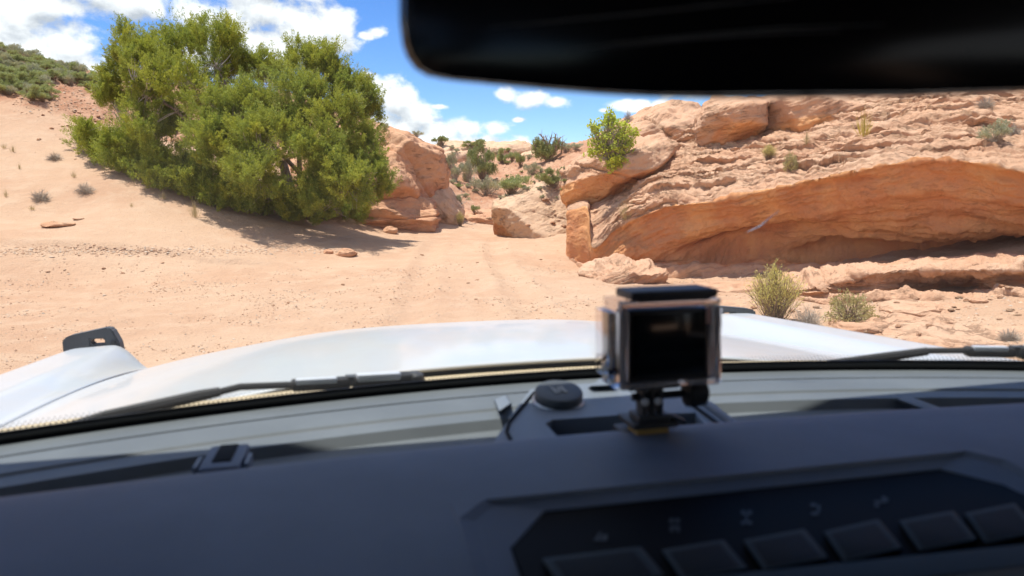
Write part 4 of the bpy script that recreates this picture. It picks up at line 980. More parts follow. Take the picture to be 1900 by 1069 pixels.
# sparse little shrubs on the red slopes and on the far skyline
for i in range(78):
    px, py = (rs.uniform(835, 1050), rs.uniform(268, 375)) if i < 60 else (rs.uniform(205, 720), rs.uniform(150, 290))
    hh = hit(px, py)
    if hh is None: continue
    p = hh[0]; s = to_ad(np.array(p))[1]/FPX; w = rs.uniform(7, 15)*s
    z = 'on the red slope at the head of the wash' if i < 60 else 'on the red hill behind the big juniper'
    plant('small_sage', 'sage' if rs.rand() < .7 else 'green', int(rs.randint(3)), p, w, w*.9, 'small scattered desert shrub '+z, 'bush', 'scattered shrubs '+z, rs.uniform(0, 6.28))
# ---------------------------------------------------------------- the vehicle we sit in
def plain(name, col, rough=.5, spec=.5, metal=0.0, coat=0.0, grain=None):
    m, nt, p, co = base_mat(name); p.inputs['Base Color'].default_value = (*col, 1); p.inputs['Roughness'].default_value = rough
    p.inputs['Specular IOR Level'].default_value = spec; p.inputs['Metallic'].default_value = metal; p.inputs['Coat Weight'].default_value = coat; p.inputs['Coat Roughness'].default_value = .04
    if grain:
        sc, dist, amt = grain; nz = noise(nt, co, sc, 4, .6); lnk(nt, bump(nt, nz, dist, .6), p.inputs['Normal'])
        big = noise(nt, co, 6, 4, .6)
        lnk(nt, mixc(nt, mth(nt, 'MULTIPLY', sstep(nt, big, .35, .7), amt), col, tuple(min(1, c*1.5+.03) for c in col)), p.inputs['Base Color'])
    return m
def paint():
    m, nt, p, co = base_mat('white_paint')
    dust = noise(nt, vscale(nt, co, (3, 1.4, 3)), 2.2, 7, .62, .4)
    c = mixc(nt, mth(nt, 'MULTIPLY', sstep(nt, dust, .40, .70), .45), (.45, .468, .482), (.46, .405, .35))
    lnk(nt, c, p.inputs['Base Color']); lnk(nt, mth(nt, 'MULTIPLY_ADD', dust, .25, .26), p.inputs['Roughness'])
    p.inputs['Coat Weight'].default_value = .35; p.inputs['Coat Roughness'].default_value = .07; return m
PAINT = paint()
BLACK = plain('black_plastic', (.018, .019, .021), .5, .4, grain=(900, .0006, .25)); TRIM = plain('exterior_trim', (.055, .060, .066), .6, .4, grain=(700, .0008, .3))
DASH = plain('dash_vinyl', (.115, .130, .140), .55, .45, grain=(1200, .0005, .35)); DASHD = plain('dash_dark', (.004, .004, .005), .6, .06); PAD = plain('dash_pad', (.105, .128, .168), .58, .42, grain=(1500, .0004, .40))
DUSTY = plain('dusty_cowl', (.42, .34, .22), .9, .2, grain=(60, .002, .3)); RUBBER = plain('rubber', (.015, .015, .016), .65, .3); CHROME = plain('satin_metal', (.60, .62, .64), .38, .5, .35)
KEY = plain('key_rubber', (.007, .010, .013), .65, .15, grain=(1500, .0004, .2)); KEYRIM = plain('key_rim', (.038, .052, .060), .65, .2)
GLYPH = plain('icon_print', (.04, .044, .048), .6); HEADL = plain('headliner', (.05, .05, .055), .9, .1); BRASS = plain('amber_tape', (.34, .20, .05), .5)
def thin_glass(name, tint=(.93, .96, .95), f=1.45, rough=0.0):
    m = bpy.data.materials.new(name); m.use_nodes = True; nt = m.node_tree; nt.nodes.remove(nt.nodes['Principled BSDF'])
    fr = nd(nt, 'ShaderNodeFresnel', {'IOR': f}); t = nd(nt, 'ShaderNodeBsdfTransparent', {'Color': tint}); gl = nd(nt, 'ShaderNodeBsdfGlossy', {'Color': (1, 1, 1), 'Roughness': rough})
    mx = nd(nt, 'ShaderNodeMixShader', {0: fr.outputs[0], 1: t.outputs[0], 2: gl.outputs[0]}); lnk(nt, mx.outputs[0], nt.nodes['Material Output'].inputs[0]); return m
GLASS = thin_glass('windshield_glass')
nt = GLASS.node_tree; mo = nt.nodes['Material Output']; src_ = mo.inputs[0].links[0].from_socket; tcg = nt.nodes.new('ShaderNodeTexCoord')
film = noise(nt, tcg.outputs['Object'], 9, 6, .65)
df = nd(nt, 'ShaderNodeBsdfTranslucent', {'Color': (.62, .55, .48)}); df2 = nd(nt, 'ShaderNodeBsdfDiffuse', {'Color': (.62, .55, .48)}); ad_ = nd(nt, 'ShaderNodeMixShader', {0: .5, 1: df.outputs[0], 2: df2.outputs[0]})
mxg = nd(nt, 'ShaderNodeMixShader', {0: mth(nt, 'MULTIPLY_ADD', sstep(nt, film, .45, .75), .025, .02), 1: src_, 2: ad_.outputs[0]}); lnk(nt, mxg.outputs[0], mo.inputs[0])
CLEAR = thin_glass('clear_housing', (.90, .88, .90), 1.7, .05)

CAR = empty('off_road_vehicle', (0, 0, 0), 'white off road vehicle seen from its own cabin, hood and dashboard filling the foreground', 'vehicle')
def surf(name, fn, us, vs, mat, parent, label=None, thick=0.0):
    P = np.array([[fn(u, v) for v in vs] for u in us], float); V = P.reshape(-1, 3)
    o = link(name, npmesh(name, V, gridF(len(us), len(vs)), mat, True), parent, label)
    if thick:
        md = o.modifiers.new('solid', 'SOLIDIFY'); md.thickness = thick; md.offset = 0
    return o
Yb = lambda X: .80-.35*X*X
RAKE = np.array([0, -.30, .954])
def ss(x, a, b): t = min(1, max(0, (x-a)/(b-a))); return t*t*(3-2*t)
HOODE = .665
def hood_z(X, Y):
    t = (Y-.85)/1.0; z = 1.312-.035*t-.062*t*t*abs(t)-.006*t
    z -= .052*(abs(X)/.62)**2.6
    z += .005*(1-ss(abs(X), .22, .46))                      # raised centre panel
    if Y > 1.80: z -= 2.2*(Y-1.80)**2+.05*(Y-1.80)
    if Y > 1.92: z -= 1.6*(Y-1.92)
    return z
hx = np.unique(np.concatenate([np.linspace(-HOODE+.004, HOODE-.004, 70), [-.40, -.34, .34, .40]]))
surf('hood', lambda X, v: (X, (Yb(X)+.115)*(1-v)+(1.985-.12*X*X)*v, hood_z(X, ((Yb(X)+.115)*(1-v)+1.985*v))), hx, np.linspace(0, 1, 80), PAINT, CAR, 'white hood with a faintly raised centre panel', .004)
def fender(s):
    def fn(u, v):
        Y = .60+v*1.42; X = HOODE+.004+u*.260
        zf = 1.252-.040*(Y-.9)/.86; ze = hood_z(HOODE, max(Y, .86)) if Y < 1.9 else hood_z(HOODE, Y)
        z = ze-.002+(zf-ze+.012)*ss(u, 0, .30) if True else 0
        z -= .070*ss(u, .52, 1.0)**1.4
        z += -.018*ss(Y, 1.35, 1.95)*ss(u, .55, 1)
        if Y > 1.78: z -= 3.2*(Y-1.78)**2
        if u > 1.0: z -= (u-1.0)*3.0; X = HOODE+.004+.260+.02*math.sin(min(1, (u-1)*6)*1.57)
        return (s*X, Y-.10*u*(v**2), z)
    return surf('fender', fn, np.concatenate([np.linspace(0, 1, 36), np.linspace(1.004, 1.2, 14)]), np.linspace(0, 1, 70), PAINT, CAR, 'white left front fender' if s < 0 else 'white right front fender', .004)
FL, FRt = fender(-1), fender(1)
# tie-down loops on the fender tips
def tie_down(x0, x1, Y, z0, h, label, flip):
    W_ = x1-x0; pts = [(0, 0), (W_, 0), (W_*.97, h*.45), (W_*.86, h*.92), (W_*.78, h), (W_*.14, h*.78), (W_*.03, h*.70), (0, h*.55)]
    if flip: pts = [(W_-x, y) for x, y in pts][::-1]
    sx0, sx1, sy0, sy1 = W_*.48, W_*.72, h*.42, h*.62
    if flip: sx0, sx1 = W_-sx1, W_-sx0
    # ring of quads round the slot so that one sees through it
    inner = [(sx0, sy0), (sx1, sy0), (sx1, sy1), (sx0, sy1)]
    b = bmesh.new(); T = .032
    def loop(P, y): return [b.verts.new((x0+px, Y+y, z0+pz)) for px, pz in P]
    of, ob, nf, nb_ = loop(pts, 0), loop(pts, T), loop(inner, 0), loop(inner, T)
    n = len(pts)
    for i in range(n): b.faces.new((of[i], of[(i+1) % n], ob[(i+1) % n], ob[i]))
    for i in range(4): b.faces.new((nf[i], nb_[i], nb_[(i+1) % 4], nf[(i+1) % 4]))
    for O_, I_ in ((of, nf), (ob, nb_)):
        es = [b.edges.get((O_[i], O_[(i+1) % n])) or b.edges.new((O_[i], O_[(i+1) % n])) for i in range(n)]+[b.edges.get((I_[i], I_[(i+1) % 4])) or b.edges.new((I_[i], I_[(i+1) % 4])) for i in range(4)]
        bmesh.ops.triangle_fill(b, edges=es, use_beauty=True)
    bmesh.ops.recalc_face_normals(b, faces=b.faces)
    bmesh.ops.bevel(b, geom=[e for e in b.edges if len(e.link_faces) == 2 and e.calc_face_angle(0) > .6], offset=.003, segments=2, affect='EDGES')
    me = bpy.data.meshes.new('tie_down_loop'); b.to_mesh(me); b.free(); me.materials.append(TRIM); o = link('tie_down_loop', me, CAR, label)
    c = MB(); c.lathe([(.004, 0), (.0055, .001), (.0055, .003), (.003, .004)], Matrix.Translation((x0+(W_*.88 if not flip else W_*.12), Y-.001, z0+h*.48)) @ Matrix.Rotation(R(90), 4, 'X'), 14); c.build('bolt', BLACK, o)
    return o
Pl = VD(118, 662, 1.63); Pr = VD(224, 640, 1.65)
tie_down(Pl[0], Pr[0], (Pl[1]+Pr[1])/2, min(Pl[2], Pr[2])-.004, .066, 'black slotted tie down loop on the left fender', False)
Pl = VD(1318, 592, 1.92); Pr = VD(1404, 596, 1.94)
tie_down(Pl[0], Pr[0], (Pl[1]+Pr[1])/2, min(Pl[2], Pr[2])-.004, .048, 'dark grey slotted tie down loop on the right fender', True)
# cowl under the wipers, glass, black glass border
surf('cowl_panel', lambda X, v: (X, Yb(X)+.006+v*.104, 1.306+.004*math.sin(v*3.1)), np.linspace(-.74, .74, 60), np.linspace(0, 1, 8), DUSTY, CAR, 'dusty tan cowl panel below the wipers')
gp = lambda X, s, off=0.0: (X, Yb(X)+RAKE[1]*s+off*.954, 1.318+RAKE[2]*s+off*.30)
surf('windshield', lambda X, s: gp(X, s), np.linspace(-.72, .72, 60), np.linspace(-.004, .50, 26), GLASS, CAR)
FRIT = plain('glass_border', (.008, .008, .009), .3, .5)
surf('glass_border', lambda X, s: gp(X, s, -.003), np.linspace(-.72, .72, 90), np.linspace(-.006, .0140, 4), FRIT, CAR, 'black border along the foot of the windshield', .001)
V_, F_ = [], []
nd_ = 330
for r_ in range(3):
    for i in range(nd_):
        X = -.70+1.40*(i+.5*(r_ % 2))/nd_; s = .0155+r_*.0026; h = .0011-.0002*r_; c = [gp(X, s-h, -.003), gp(X+h, s, -.003), gp(X, s+h, -.003), gp(X-h, s, -.003)]
        F_.append([len(V_)+j for j in range(4)]); V_ += c
o = link('border_dots', npmesh('border_dots', np.array(V_), np.array(F_), FRIT, False), CAR, 'rows of black dots fading out above the glass border'); o['kind'] = 'stuff'
SCRATCH = plain('glass_chip', (.75, .78, .82), .4)
cp = [VD(1388, 430, .68), VD(1410, 421, .68), VD(1424, 408, .68), VD(1447, 390, .68)]
def VG(px, py, off):
    for D in np.arange(.3, 2.0, .002):
        P = VD(px, py, D)
        if P[1] > Yb(P[0])-.30/.954*(P[2]-1.318)+off: return P
    return VD(px, py, 1.0)
cp = [VG(*q, -.002) for q in ((1386, 431), (1410, 420), (1424, 408), (1447, 390))]
cb = MB(); cb.tube(cp, [.0003, .0009, .0008, .0003], 6); 
CHIP = thin_glass('glass_streak', (.80, .86, .98), 2.2, .4); cb.build('windshield_streak', CHIP, CAR, 'small pale streak on the windshield glass')
# wipers
def wiper(pts_blade, pts_arm, link_px, label):
    w = empty('wiper', (0, 0, 0)); w.parent = CAR; w['label'] = label
    b = MB(); P = [VG(x, y, .012) for x, y in pts_blade]; b.tube(P, [.003]+[.0060]*(len(P)-2)+[.005], 8); b.build('wiper_blade', RUBBER, w)
    b = MB(); P = [VG(x, y, .026) for x, y in pts_arm]; b.tube(P, [.0038]*len(P), 8); b.build('wiper_arm', RUBBER, w)
    if link_px:
        b = MB(); (x0, y0), (x1, y1) = link_px; A_ = VG(x0, y0, .03); B_ = VG(x1, y1, .03); m_ = (A_+B_)/2; L_ = np.linalg.norm(B_-A_); d = (B_-A_)/L_
        rot = Vector((1, 0, 0)).rotation_difference(Vector(d)).to_matrix().to_4x4()
        b.box(m_-d*L_*.27, (L_*.46, .018, .012), .004, rot); b.box(m_+d*L_*.24, (L_*.52, .022, .016), .006, rot); b.build('arm_head', RUBBER, w)
        b = MB(); b.box(m_+np.array([0, -.006, .0062])+d*L_*.20, (L_*.36, .012, .008), .002, rot); b.box(m_+np.array([0, -.005, .0048])-d*L_*.30, (L_*.32, .010, .006), .0015, rot); b.build('bright_strip', CHROME, w)
        b = MB()
        for i in range(9): b.box(m_-d*L_*(.06-.012*i)+np.array([0, 0, .002]), (.0016, .012, .011), 0, rot)
        b.build('spring', TRIM, w)
        b = MB(); b.lathe([(.012, 0), (.0125, .004), (.011, .011), (.006, .014)], Matrix.Translation(B_-np.array([0, 0, .006])), 20); b.build('pivot_cap', BLACK, w)
    return w
wiper([(90, 800), (200, 772), (300, 750), (372, 734), (408, 727)], [(372, 736), (445, 718), (545, 714)], ((540, 715), (768, 703)), 'left wiper resting along the foot of the windshield')
wiper([(1480, 681), (1560, 674), (1640, 663), (1720, 652)], [(1640, 664), (1720, 651), (1815, 650)], ((1790, 652), (1990, 655)), 'right wiper at the right edge of the windshield')
b = MB(); P = [VG(1075, 694, .02), VG(1100, 692, .02), VG(1150, 690, .02)]; b.tube(P, [.003, .005, .005], 8); b.build('washer_nozzle', BLACK, CAR)
b = MB(); P = VG(1393, 684, .03); b.lathe([(.008, 0), (.009, .004), (.006, .010), (.002, .012)], Matrix.Translation(P-np.array([0, 0, .004])), 16); b.build('washer_nozzle', BLACK, CAR)

# dashboard: one lofted moulding with a well for the switch row
RX0, RX1 = -.150, .216; RY0, RY1 = .290, .410
def dash_prof(X):
    y = Yb(X)
    bulge = .010*(1-ss(abs(X-.05), .60, .72))
    return [(y+.035, 1.300), (y-.004, 1.3185), (y-.050, 1.3200), (y-.0515, 1.3165), (y-.056, 1.3165), (y-.0575, 1.3205), (y-.105, 1.3205), (y-.107, 1.3185), (y-.135, 1.3185), (y-.141, 1.3095),
            (.575, 1.307), (.545, 1.3085), (.530, 1.330), (.5275, 1.3395), (.522, 1.3445), (.512, 1.3465), (.495, 1.3470), (.46, 1.3470), (RY1, 1.3460), (.38, 1.3445), (.34, 1.3405), (RY0, 1.333), (.275, 1.318), (.262, 1.27), (.265, 1.15), (.30, .95), (.36, .80)]
dX = np.unique(np.concatenate([np.linspace(-.74, .74, 75), [RX0, RX1]])); prof = np.array([dash_prof(x) for x in dX]); prof[:, 10:17, 0] -= (.15*dX**2)[:, None]; prof[:, 17, 0] -= .10*dX**2
V_ = np.concatenate([np.repeat(dX[:, None, None], prof.shape[1], 1), prof], 2); K_ = prof.shape[1]; V_ = V_.reshape(-1, 3); F_ = gridF(len(dX), K_)
ctr = V_[F_].mean(1); hole = (ctr[:, 0] > RX0) & (ctr[:, 0] < RX1) & (ctr[:, 1] > RY0) & (ctr[:, 1] < RY1) & (ctr[:, 2] > 1.30)
topf = ctr[:, 1] < .534
m_lit = npmesh('dashboard', V_, F_[~hole], DASH, True); m_lit.materials.append(PAD); m_lit.polygons.foreach_set('material_index', topf[~hole].astype(np.int32)); 
try: m_lit.set_sharp_from_angle(angle=R(35))
except Exception: pass
DB = link('dashboard', m_lit, CAR, 'dark blue grey dashboard with a raised rear pad and grooved shelf'); 
pad_z = lambda Y: float(np.interp(Y, [.262, .275, RY0, .34, .38, RY1, .46, .495], [1.26, 1.300, 1.333, 1.3405, 1.3445, 1.3460, 1.3470, 1.3470]))
# bezel sloping into the well
outer = [(RX0, RY0), (RX1, RY0), (RX1, RY1), (RX0, RY1)]; outer = [(RX0, RY0), (RX1, RY0), (RX1, RY1-.02), (RX1-.012, RY1), (RX0+.018, RY1), (RX0, RY1-.02)]
inner = [(RX0+.024, RY0+.01), (RX1-.020, RY0+.01), (RX1-.022, RY1-.040), (RX1-.042, RY1-.010), (RX0+.052, RY1-.010), (RX0+.024, RY1-.046)]
b = bmesh.new()
def zz_(P, dz): return [b.verts.new((x, y, pad_z(y)+dz)) for x, y in P]
L0 = zz_([(RX0-.002, RY0-.002), (RX1+.002, RY0-.002), (RX1+.002, RY1+.002), (RX1+.0015, RY1+.002), (RX0-.0015, RY1+.002), (RX0-.002, RY1+.0015)], .0006)
L1 = zz_(outer, .0012); L2 = zz_([(x*.96+.067*.04, y*.96+.39*.04) for x, y in outer], -.0015); L3 = zz_(inner, -.0045); L4 = zz_(inner, -.030)
for A1, B1 in ((L0, L1), (L1, L2), (L2, L3), (L3, L4)):
    for i in range(6): b.faces.new((A1[i], A1[(i+1) % 6], B1[(i+1) % 6], B1[i]))
bmesh.ops.recalc_face_normals(b, faces=b.faces)
me = bpy.data.meshes.new('switch_bezel'); b.to_mesh(me); b.free(); me.materials.append(PAD); link('switch_bezel', me, DB, 'angular sunken bezel of the switch row')
wz = lambda Y: 1.3400+.035*(Y-.40)
b = MB(); b.solid([(x, y, wz(y)-.02) for x, y in inner], [(x*.995, y, wz(y)) for x, y in inner]); b.build('switch_panel', DASHD, DB, 'glossy black panel with small grey icons')
# rubber keys
def onp(px, py, dz=0.0):
    P = VZ(px, py, 1.34+dz)
    for _ in range(4): P = VZ(px, py, wz(P[1])+dz)
    return P
ktop = [(1008, 1038, 1192, 1017), (1228, 1022, 1348, 1004), (1380, 1004, 1498, 984), (1528, 988, 1636, 966), (1668, 968, 1775, 950), (1790, 954, 1890, 936), (1908, 938, 2000, 920)]
for x0, y0, x1, y1 in ktop:
    q = [(x0+4, y0), (x1-8, y1), (x1+34, y1+50), (x0+40, y0+52)]; cxy = (sum(a for a, _ in q)/4, sum(c for _, c in q)/4)
    sh_ = lambda k, dz: [onp(cxy[0]+(a-cxy[0])*k, cxy[1]+(c-cxy[1])*k, dz) for a, c in q]
    b = MB(); b.solid(sh_(1.10, -.004), sh_(1.05, .0045), .0012); ko = b.build('switch_key', KEYRIM, DB)
    b = MB(); b.solid(sh_(.90, .002), sh_(.87, .0048), .0004); b.build('key_pad', KEY, ko)
b = MB(); b.solid([onp(*q, -.004) for q in ((1010, 1100), (2000, 1000), (2000, 1040), (1010, 1160))], [onp(*q, .004) for q in ((1015, 1100), (2000, 1000), (2000, 1038), (1015, 1155))], .001); b.build('switch_rail', KEYRIM, DB)
# small icons printed on the panel
def icon(shapes, cx, cy):
    V, F = [], []
    for P in shapes:
        F.append(list(range(len(V), len(V)+4))); V += [tuple(onp(cx+x, cy+y, .0006)) for x, y in P]
    link('switch_icon', npmesh('switch_icon', np.array(V), np.array(F), GLYPH, False), DB)
bx2 = lambda x, y, w, h: [(x-w, y+h), (x+w, y+h), (x+w, y-h), (x-w, y-h)]
icon([[(-12, 8), (-4, 8), (0, -6), (-3, -6)], bx2(6, 3, 5, 4), bx2(-2, 9, 12, 1.5)], 1116, 993)
icon([bx2(-6, -8, 4, 4), bx2(5, -8, 4, 4), bx2(0, 4, 9, 2.5), bx2(-6, 10, 3, 3), bx2(6, 10, 3, 3)], 1252, 974)
icon([bx2(-6, -10, 4, 4), bx2(6, -10, 4, 4), bx2(0, 0, 2, 9), bx2(-6, 9, 4, 3.5), bx2(6, 9, 4, 3.5)], 1385, 961)
icon([bx2(-5, -8, 5, 3.5), bx2(5, -2, 3, 6), bx2(-2, 8, 7, 3)], 1514, 945)
icon([bx2(0, 0, 12, 2), bx2(6, -7, 4, 3), bx2(-7, 7, 4, 3), bx2(12, -4, 3, 2)], 1634, 931)
# raised centre pod with the device tray
def plate_hole(outer_px, inner_px, z, depth, wall, mat, label):
    b = bmesh.new(); n = len(outer_px)
    O_ = [b.verts.new(tuple(VZ(*p, z))) for p in outer_px]; I_ = [b.verts.new(tuple(VZ(*p, z))) for p in inner_px]
    I2 = [b.verts.new((v.co.x, v.co.y, z-depth)) for v in I_]; O2 = [b.verts.new((v.co.x, v.co.y, z-wall)) for v in O_]
    es = []
    for L_ in (O_, I_): es += [b.edges.new((L_[i], L_[(i+1) % len(L_)])) for i in range(len(L_))]
    bmesh.ops.triangle_fill(b, edges=es, use_beauty=True)
    for i in range(n): b.faces.new((O_[i], O_[(i+1) % n], O2[(i+1) % n], O2[i]))
    k = len(I_)
    for i in range(k): b.faces.new((I_[i], I2[i], I2[(i+1) % k], I_[(i+1) % k]))
    bmesh.ops.recalc_face_normals(b, faces=b.faces)
    me = bpy.data.meshes.new('centre_pod'); b.to_mesh(me); b.free(); me.materials.append(mat); o = link('centre_pod', me, DB, label)
    b = MB(); b.solid([tuple(v) for v in [VZ(*p, z)-np.array([0, 0, depth+.006]) for p in inner_px]], [tuple(v) for v in [VZ(*p, z)-np.array([0, 0, depth-.002]) for p in inner_px]]); b.build('tray_floor', DASHD, o)
    return o
POD = plain('pod_plastic', (.16, .185, .215), .5, .5, grain=(1200, .0005, .12))
pod = plate_hole([(905, 836), (955, 762), (985, 722), (1085, 712), (1150, 708), (1262, 712), (1330, 752), (1388, 806), (1150, 824)], [(1042, 818), (1012, 786), (1024, 779), (1165, 769), (1290, 766), (1322, 806)], 1.3375, .030, .024, POD, 'raised centre pod with an open black device tray')
b = MB(); P = [VZ(x, y, 1.3385) for x, y in ((958, 836), (940, 800), (944, 784), (990, 730), (1004, 724))]; b.tube(P, [.0016]*5, 6); b.build('pod_seam', DASHD, pod)
b = MB(); P = [VZ(x, y, 1.3385) for x, y in ((1272, 742), (1330, 784), (1368, 808))]; b.tube(P, [.0014]*3, 6); b.build('pod_seam', DASHD, pod)
b = MB(); P = [VZ(x, y, 1.3390) for x, y in ((1292, 736), (1392, 806))]; b.tube(P, [.0030]*2, 6); b.build('pod_edge', POD, pod)
b = MB(); b.solid([VZ(*q, 1.336) for q in ((1088, 722), (1150, 718), (1160, 704), (1112, 704))], [VZ(*q, 1.344) for q in ((1096, 716), (1144, 714), (1152, 700), (1116, 701))], .002); b.build('sensor_hump', POD, pod)
# round cap with an H shaped emblem
cc = VZ(1036, 748, 1.3375); rc = 46/FPX*to_ad(cc)[1]
CT_ = Matrix.Translation(cc+np.array([0, 0, .003])) @ Matrix.Rotation(R(13), 4, 'X')
b = MB(); b.lathe([(rc*1.08, -.010), (rc*1.08, .000), (rc*1.03, .002), (rc*.8, .002)], CT_, 48); cr_ = b.build('cap_ring', CHROME, pod)
b = MB(); b.lathe([(rc*.97, .000), (rc, .002), (rc, .0075), (rc*.95, .0096), (rc*.86, .0102), (rc*.4, .0100), (0.0005, .0100)], CT_, 48); cap_ = b.build('round_cap', plain('cap_plastic', (.055, .063, .068), .5, .5, grain=(1500, .0003, .1)), pod, 'round dark cap with a small emblem')
EMB = plain('emblem_print', (.34, .33, .29), .5)
b = MB()
def eb(c, size, rz=0.0):
    q = bmesh.new(); bmesh.ops.create_cube(q, size=1.0); bmesh.ops.scale(q, vec=size, verts=q.verts); b._add(q, CT_ @ Matrix.Translation(Vector((*c, .0104))) @ Matrix.Rotation(rz, 4, 'Z'))
for sx in (-1, 1): eb((sx*.0046, 0), (.0026, .0125, .0007), R(10))
eb((0, 0), (.0080, .0024, .0007), R(-30)); eb((.0010, .0036), (.0022, .0046, .0007), R(10)); eb((-.0010, -.0036), (.0022, .0046, .0007), R(10)); b.build('emblem', EMB, pod, smooth=False)
# clip on the shelf at left, ribs at right and the vent grille
pl_ = VZ(420, 862, 1.3205)
b = MB(); b.box(pl_+np.array([0, -.004, .004]), (.030, .055, .010), .003); clip = b.build('shelf_clip', PAD, DB, 'small raised clip between shelf and pad')
b = MB(); b.box(pl_+np.array([0, 0, .0092]), (.014, .040, .002), .0008); b.build('clip_slot', DASHD, clip)
for sx in (-1, 1):
    b = MB(); b.box(pl_+np.array([sx*.0185, -.012, .004]), (.0035, .026, .008), .001); b.build('clip_edge', POD, clip)
b = MB(); b.solid([VZ(*q, 1.316) for q in ((1655, 742), (1690, 736), (1760, 762), (1730, 770))], [VZ(*q, 1.326) for q in ((1665, 740), (1688, 736), (1752, 762), (1735, 766))], .001); b.build('shelf_rib', DASH, DB)
b = MB(); b.solid([VZ(*q, 1.316) for q in ((915, 742), (940, 732), (950, 748), (925, 766))], [VZ(*q, 1.330) for q in ((918, 742), (938, 734), (948, 748), (926, 763))], .001); b.build('shelf_rib', POD, DB)

# rear-view mirror close overhead
MO = [(737,-190),(736,40),(741,82),(750,108),(766,130),(790,144),(830,152),(900,159),(1000,169),(1100,178),(1200,184),(1320,187),(1500,187),(1700,183),(1900,174),(2060,162),(2170,140),(2220,100),(2235,40),(2230,-150),(2200,-230),(2120,-270),(1500,-320),(900,-290),(780,-260),(745,-230)]
MDist = .275
def moff(k, D): 
    cx, cy = 1486, -60
    return [VD(cx+(x-cx)*(1-k*abs(1/ max(1, math.hypot(x-cx, y-cy)))*1.0), cy+(y-cy)*(1-k/max(1, math.hypot(x-cx, y-cy))), D) for x, y in MO]
b = MB(); b.solid(moff(0, MDist), moff(30, MDist+.030), .006, 4); MIR = b.build('rear_view_mirror', plain('mirror_housing', (.012, .012, .014), .42, .5), CAR, 'wide black rear view mirror with rounded corners')
b = MB(); b.solid(moff(14, MDist-.0035), moff(11, MDist+.002), .0015, 2); b.build('mirror_glass', plain('dark_mirror', (.003, .003, .004), .16, .18), MIR, 'dark scratched mirror glass')
SCR = plain('smear', (.10, .105, .11), .4)
for pts in (((905, 52), (1050, 38), (1180, 26), (1320, 10), (1480, -6)), ((1040, 96), (1150, 80), (1290, 66), (1450, 52), (1640, 46)), ((1120, 90), (1260, 74), (1420, 62), (1560, 58)), ((1790, 98), (1815, 86))):
    b = MB(); b.tube([VD(x, y, MDist-.0037) for x, y in pts], [.0001]+[.00035]*(len(pts)-2)+[.0001], 4); b.build('scratch', SCR, MIR)
ma = np.array(VD(1486, -60, MDist+.03)); b = MB(); b.tube([ma, ma+np.array([0.0, .12, .06]), np.array([ma[0], .66, 1.785])], [.016, .012, .014], 10); b.build('mirror_arm', BLACK, MIR)

# cabin: roof, pillars, doors, seats, tailgate
b = MB(); b.box((0, -.80, 1.825), (1.46, 2.92, .05), .015); b.box((0, .655, 1.80), (1.40, .06, .06), .012); b.build('roof', HEADL, CAR)
for s in (-1, 1):
    b = MB(); q = gp(s*.735, -.01); q2 = gp(s*.735, .50); b.solid([(s*.715, q[1]-.03, q[2]), (s*.80, q[1]-.06, q[2]), (s*.80, q[1]+.02, q[2]), (s*.725, q[1]+.035, q[2])], [(s*.70, q2[1]-.03, q2[2]), (s*.76, q2[1]-.06, q2[2]), (s*.76, q2[1]+.02, q2[2]), (s*.705, q2[1]+.03, q2[2])], .006); b.build('windshield_pillar', BLACK, CAR)
    b = MB(); b.box((s*.80, -.10, .90), (.07, 1.36, .76), .02); d = b.build('door', PAINT, CAR)
    b = MB(); b.box((s*.757, -.10, .92), (.018, 1.30, .70), .006); b.build('door_trim', BLACK, d)
    b = MB(); b.box((s*.785, -.05, 1.53), (.004, 1.20, .48)); b.build('door_window', GLASS, d)
    b = MB(); b.box((s*.78, -.82, 1.35), (.09, .10, 1.0), .02); b.build('door_pillar', BLACK, CAR)
    b = MB(); b.box((s*.80, -1.55, .90), (.07, 1.38, .76), .02); b.build('rear_quarter_panel', PAINT, CAR)
    b = MB(); b.box((s*.40, -.42, 1.02), (.48, .14, .72), .05, Matrix.Rotation(R(12), 4, 'X')); b.box((s*.40, -.50, 1.50), (.26, .10, .16), .04); b.box((s*.40, -.12, .72), (.50, .52, .14), .05); b.build('seat', HEADL, CAR)
b = MB(); b.box((0, -2.25, 1.15), (1.52, .06, 1.30), .02); b.build('tailgate', PAINT, CAR)
b = MB(); b.box((0, -2.20, 1.15), (1.50, .02, 1.26), .005); b.build('tailgate_trim', BLACK, CAR)
b = MB(); b.box((0, -.75, .50), (1.52, 2.9, .05), .01); b.build('cabin_floor', HEADL, CAR)
b = MB(); b.box((0, .80, .95), (1.44, .04, .66), .01); b.build('firewall', BLACK, CAR)
b = MB(); b.box((0, 1.90, .90), (1.50, .08, .36), .02); b.box((0, 2.02, .62), (1.70, .16, .20), .04); b.build('front_bumper', TRIM, CAR)
for s in (-1, 1):
    for Y in (1.35, -1.55):
        b = MB(); b.lathe([(.20, -.12), (.38, -.13), (.41, -.09), (.41, .09), (.38, .13), (.20, .12)], Matrix.Translation((s*.80, Y, .41)) @ Matrix.Rotation(R(90), 4, 'Y'), 36); wh = b.build('wheel', RUBBER, CAR)
        b = MB(); b.lathe([(.03, -.05), (.19, -.06), (.205, -.10), (.205, .10), (.19, .06), (.03, .05)], Matrix.Translation((s*.80, Y, .41)) @ Matrix.Rotation(R(90), 4, 'Y'), 30); b.build('rim', CHROME, wh)
    b = MB(); b.box((s*.80, 1.35, .86), (.22, 1.0, .06), .02); b.build('wheel_arch', TRIM, CAR)

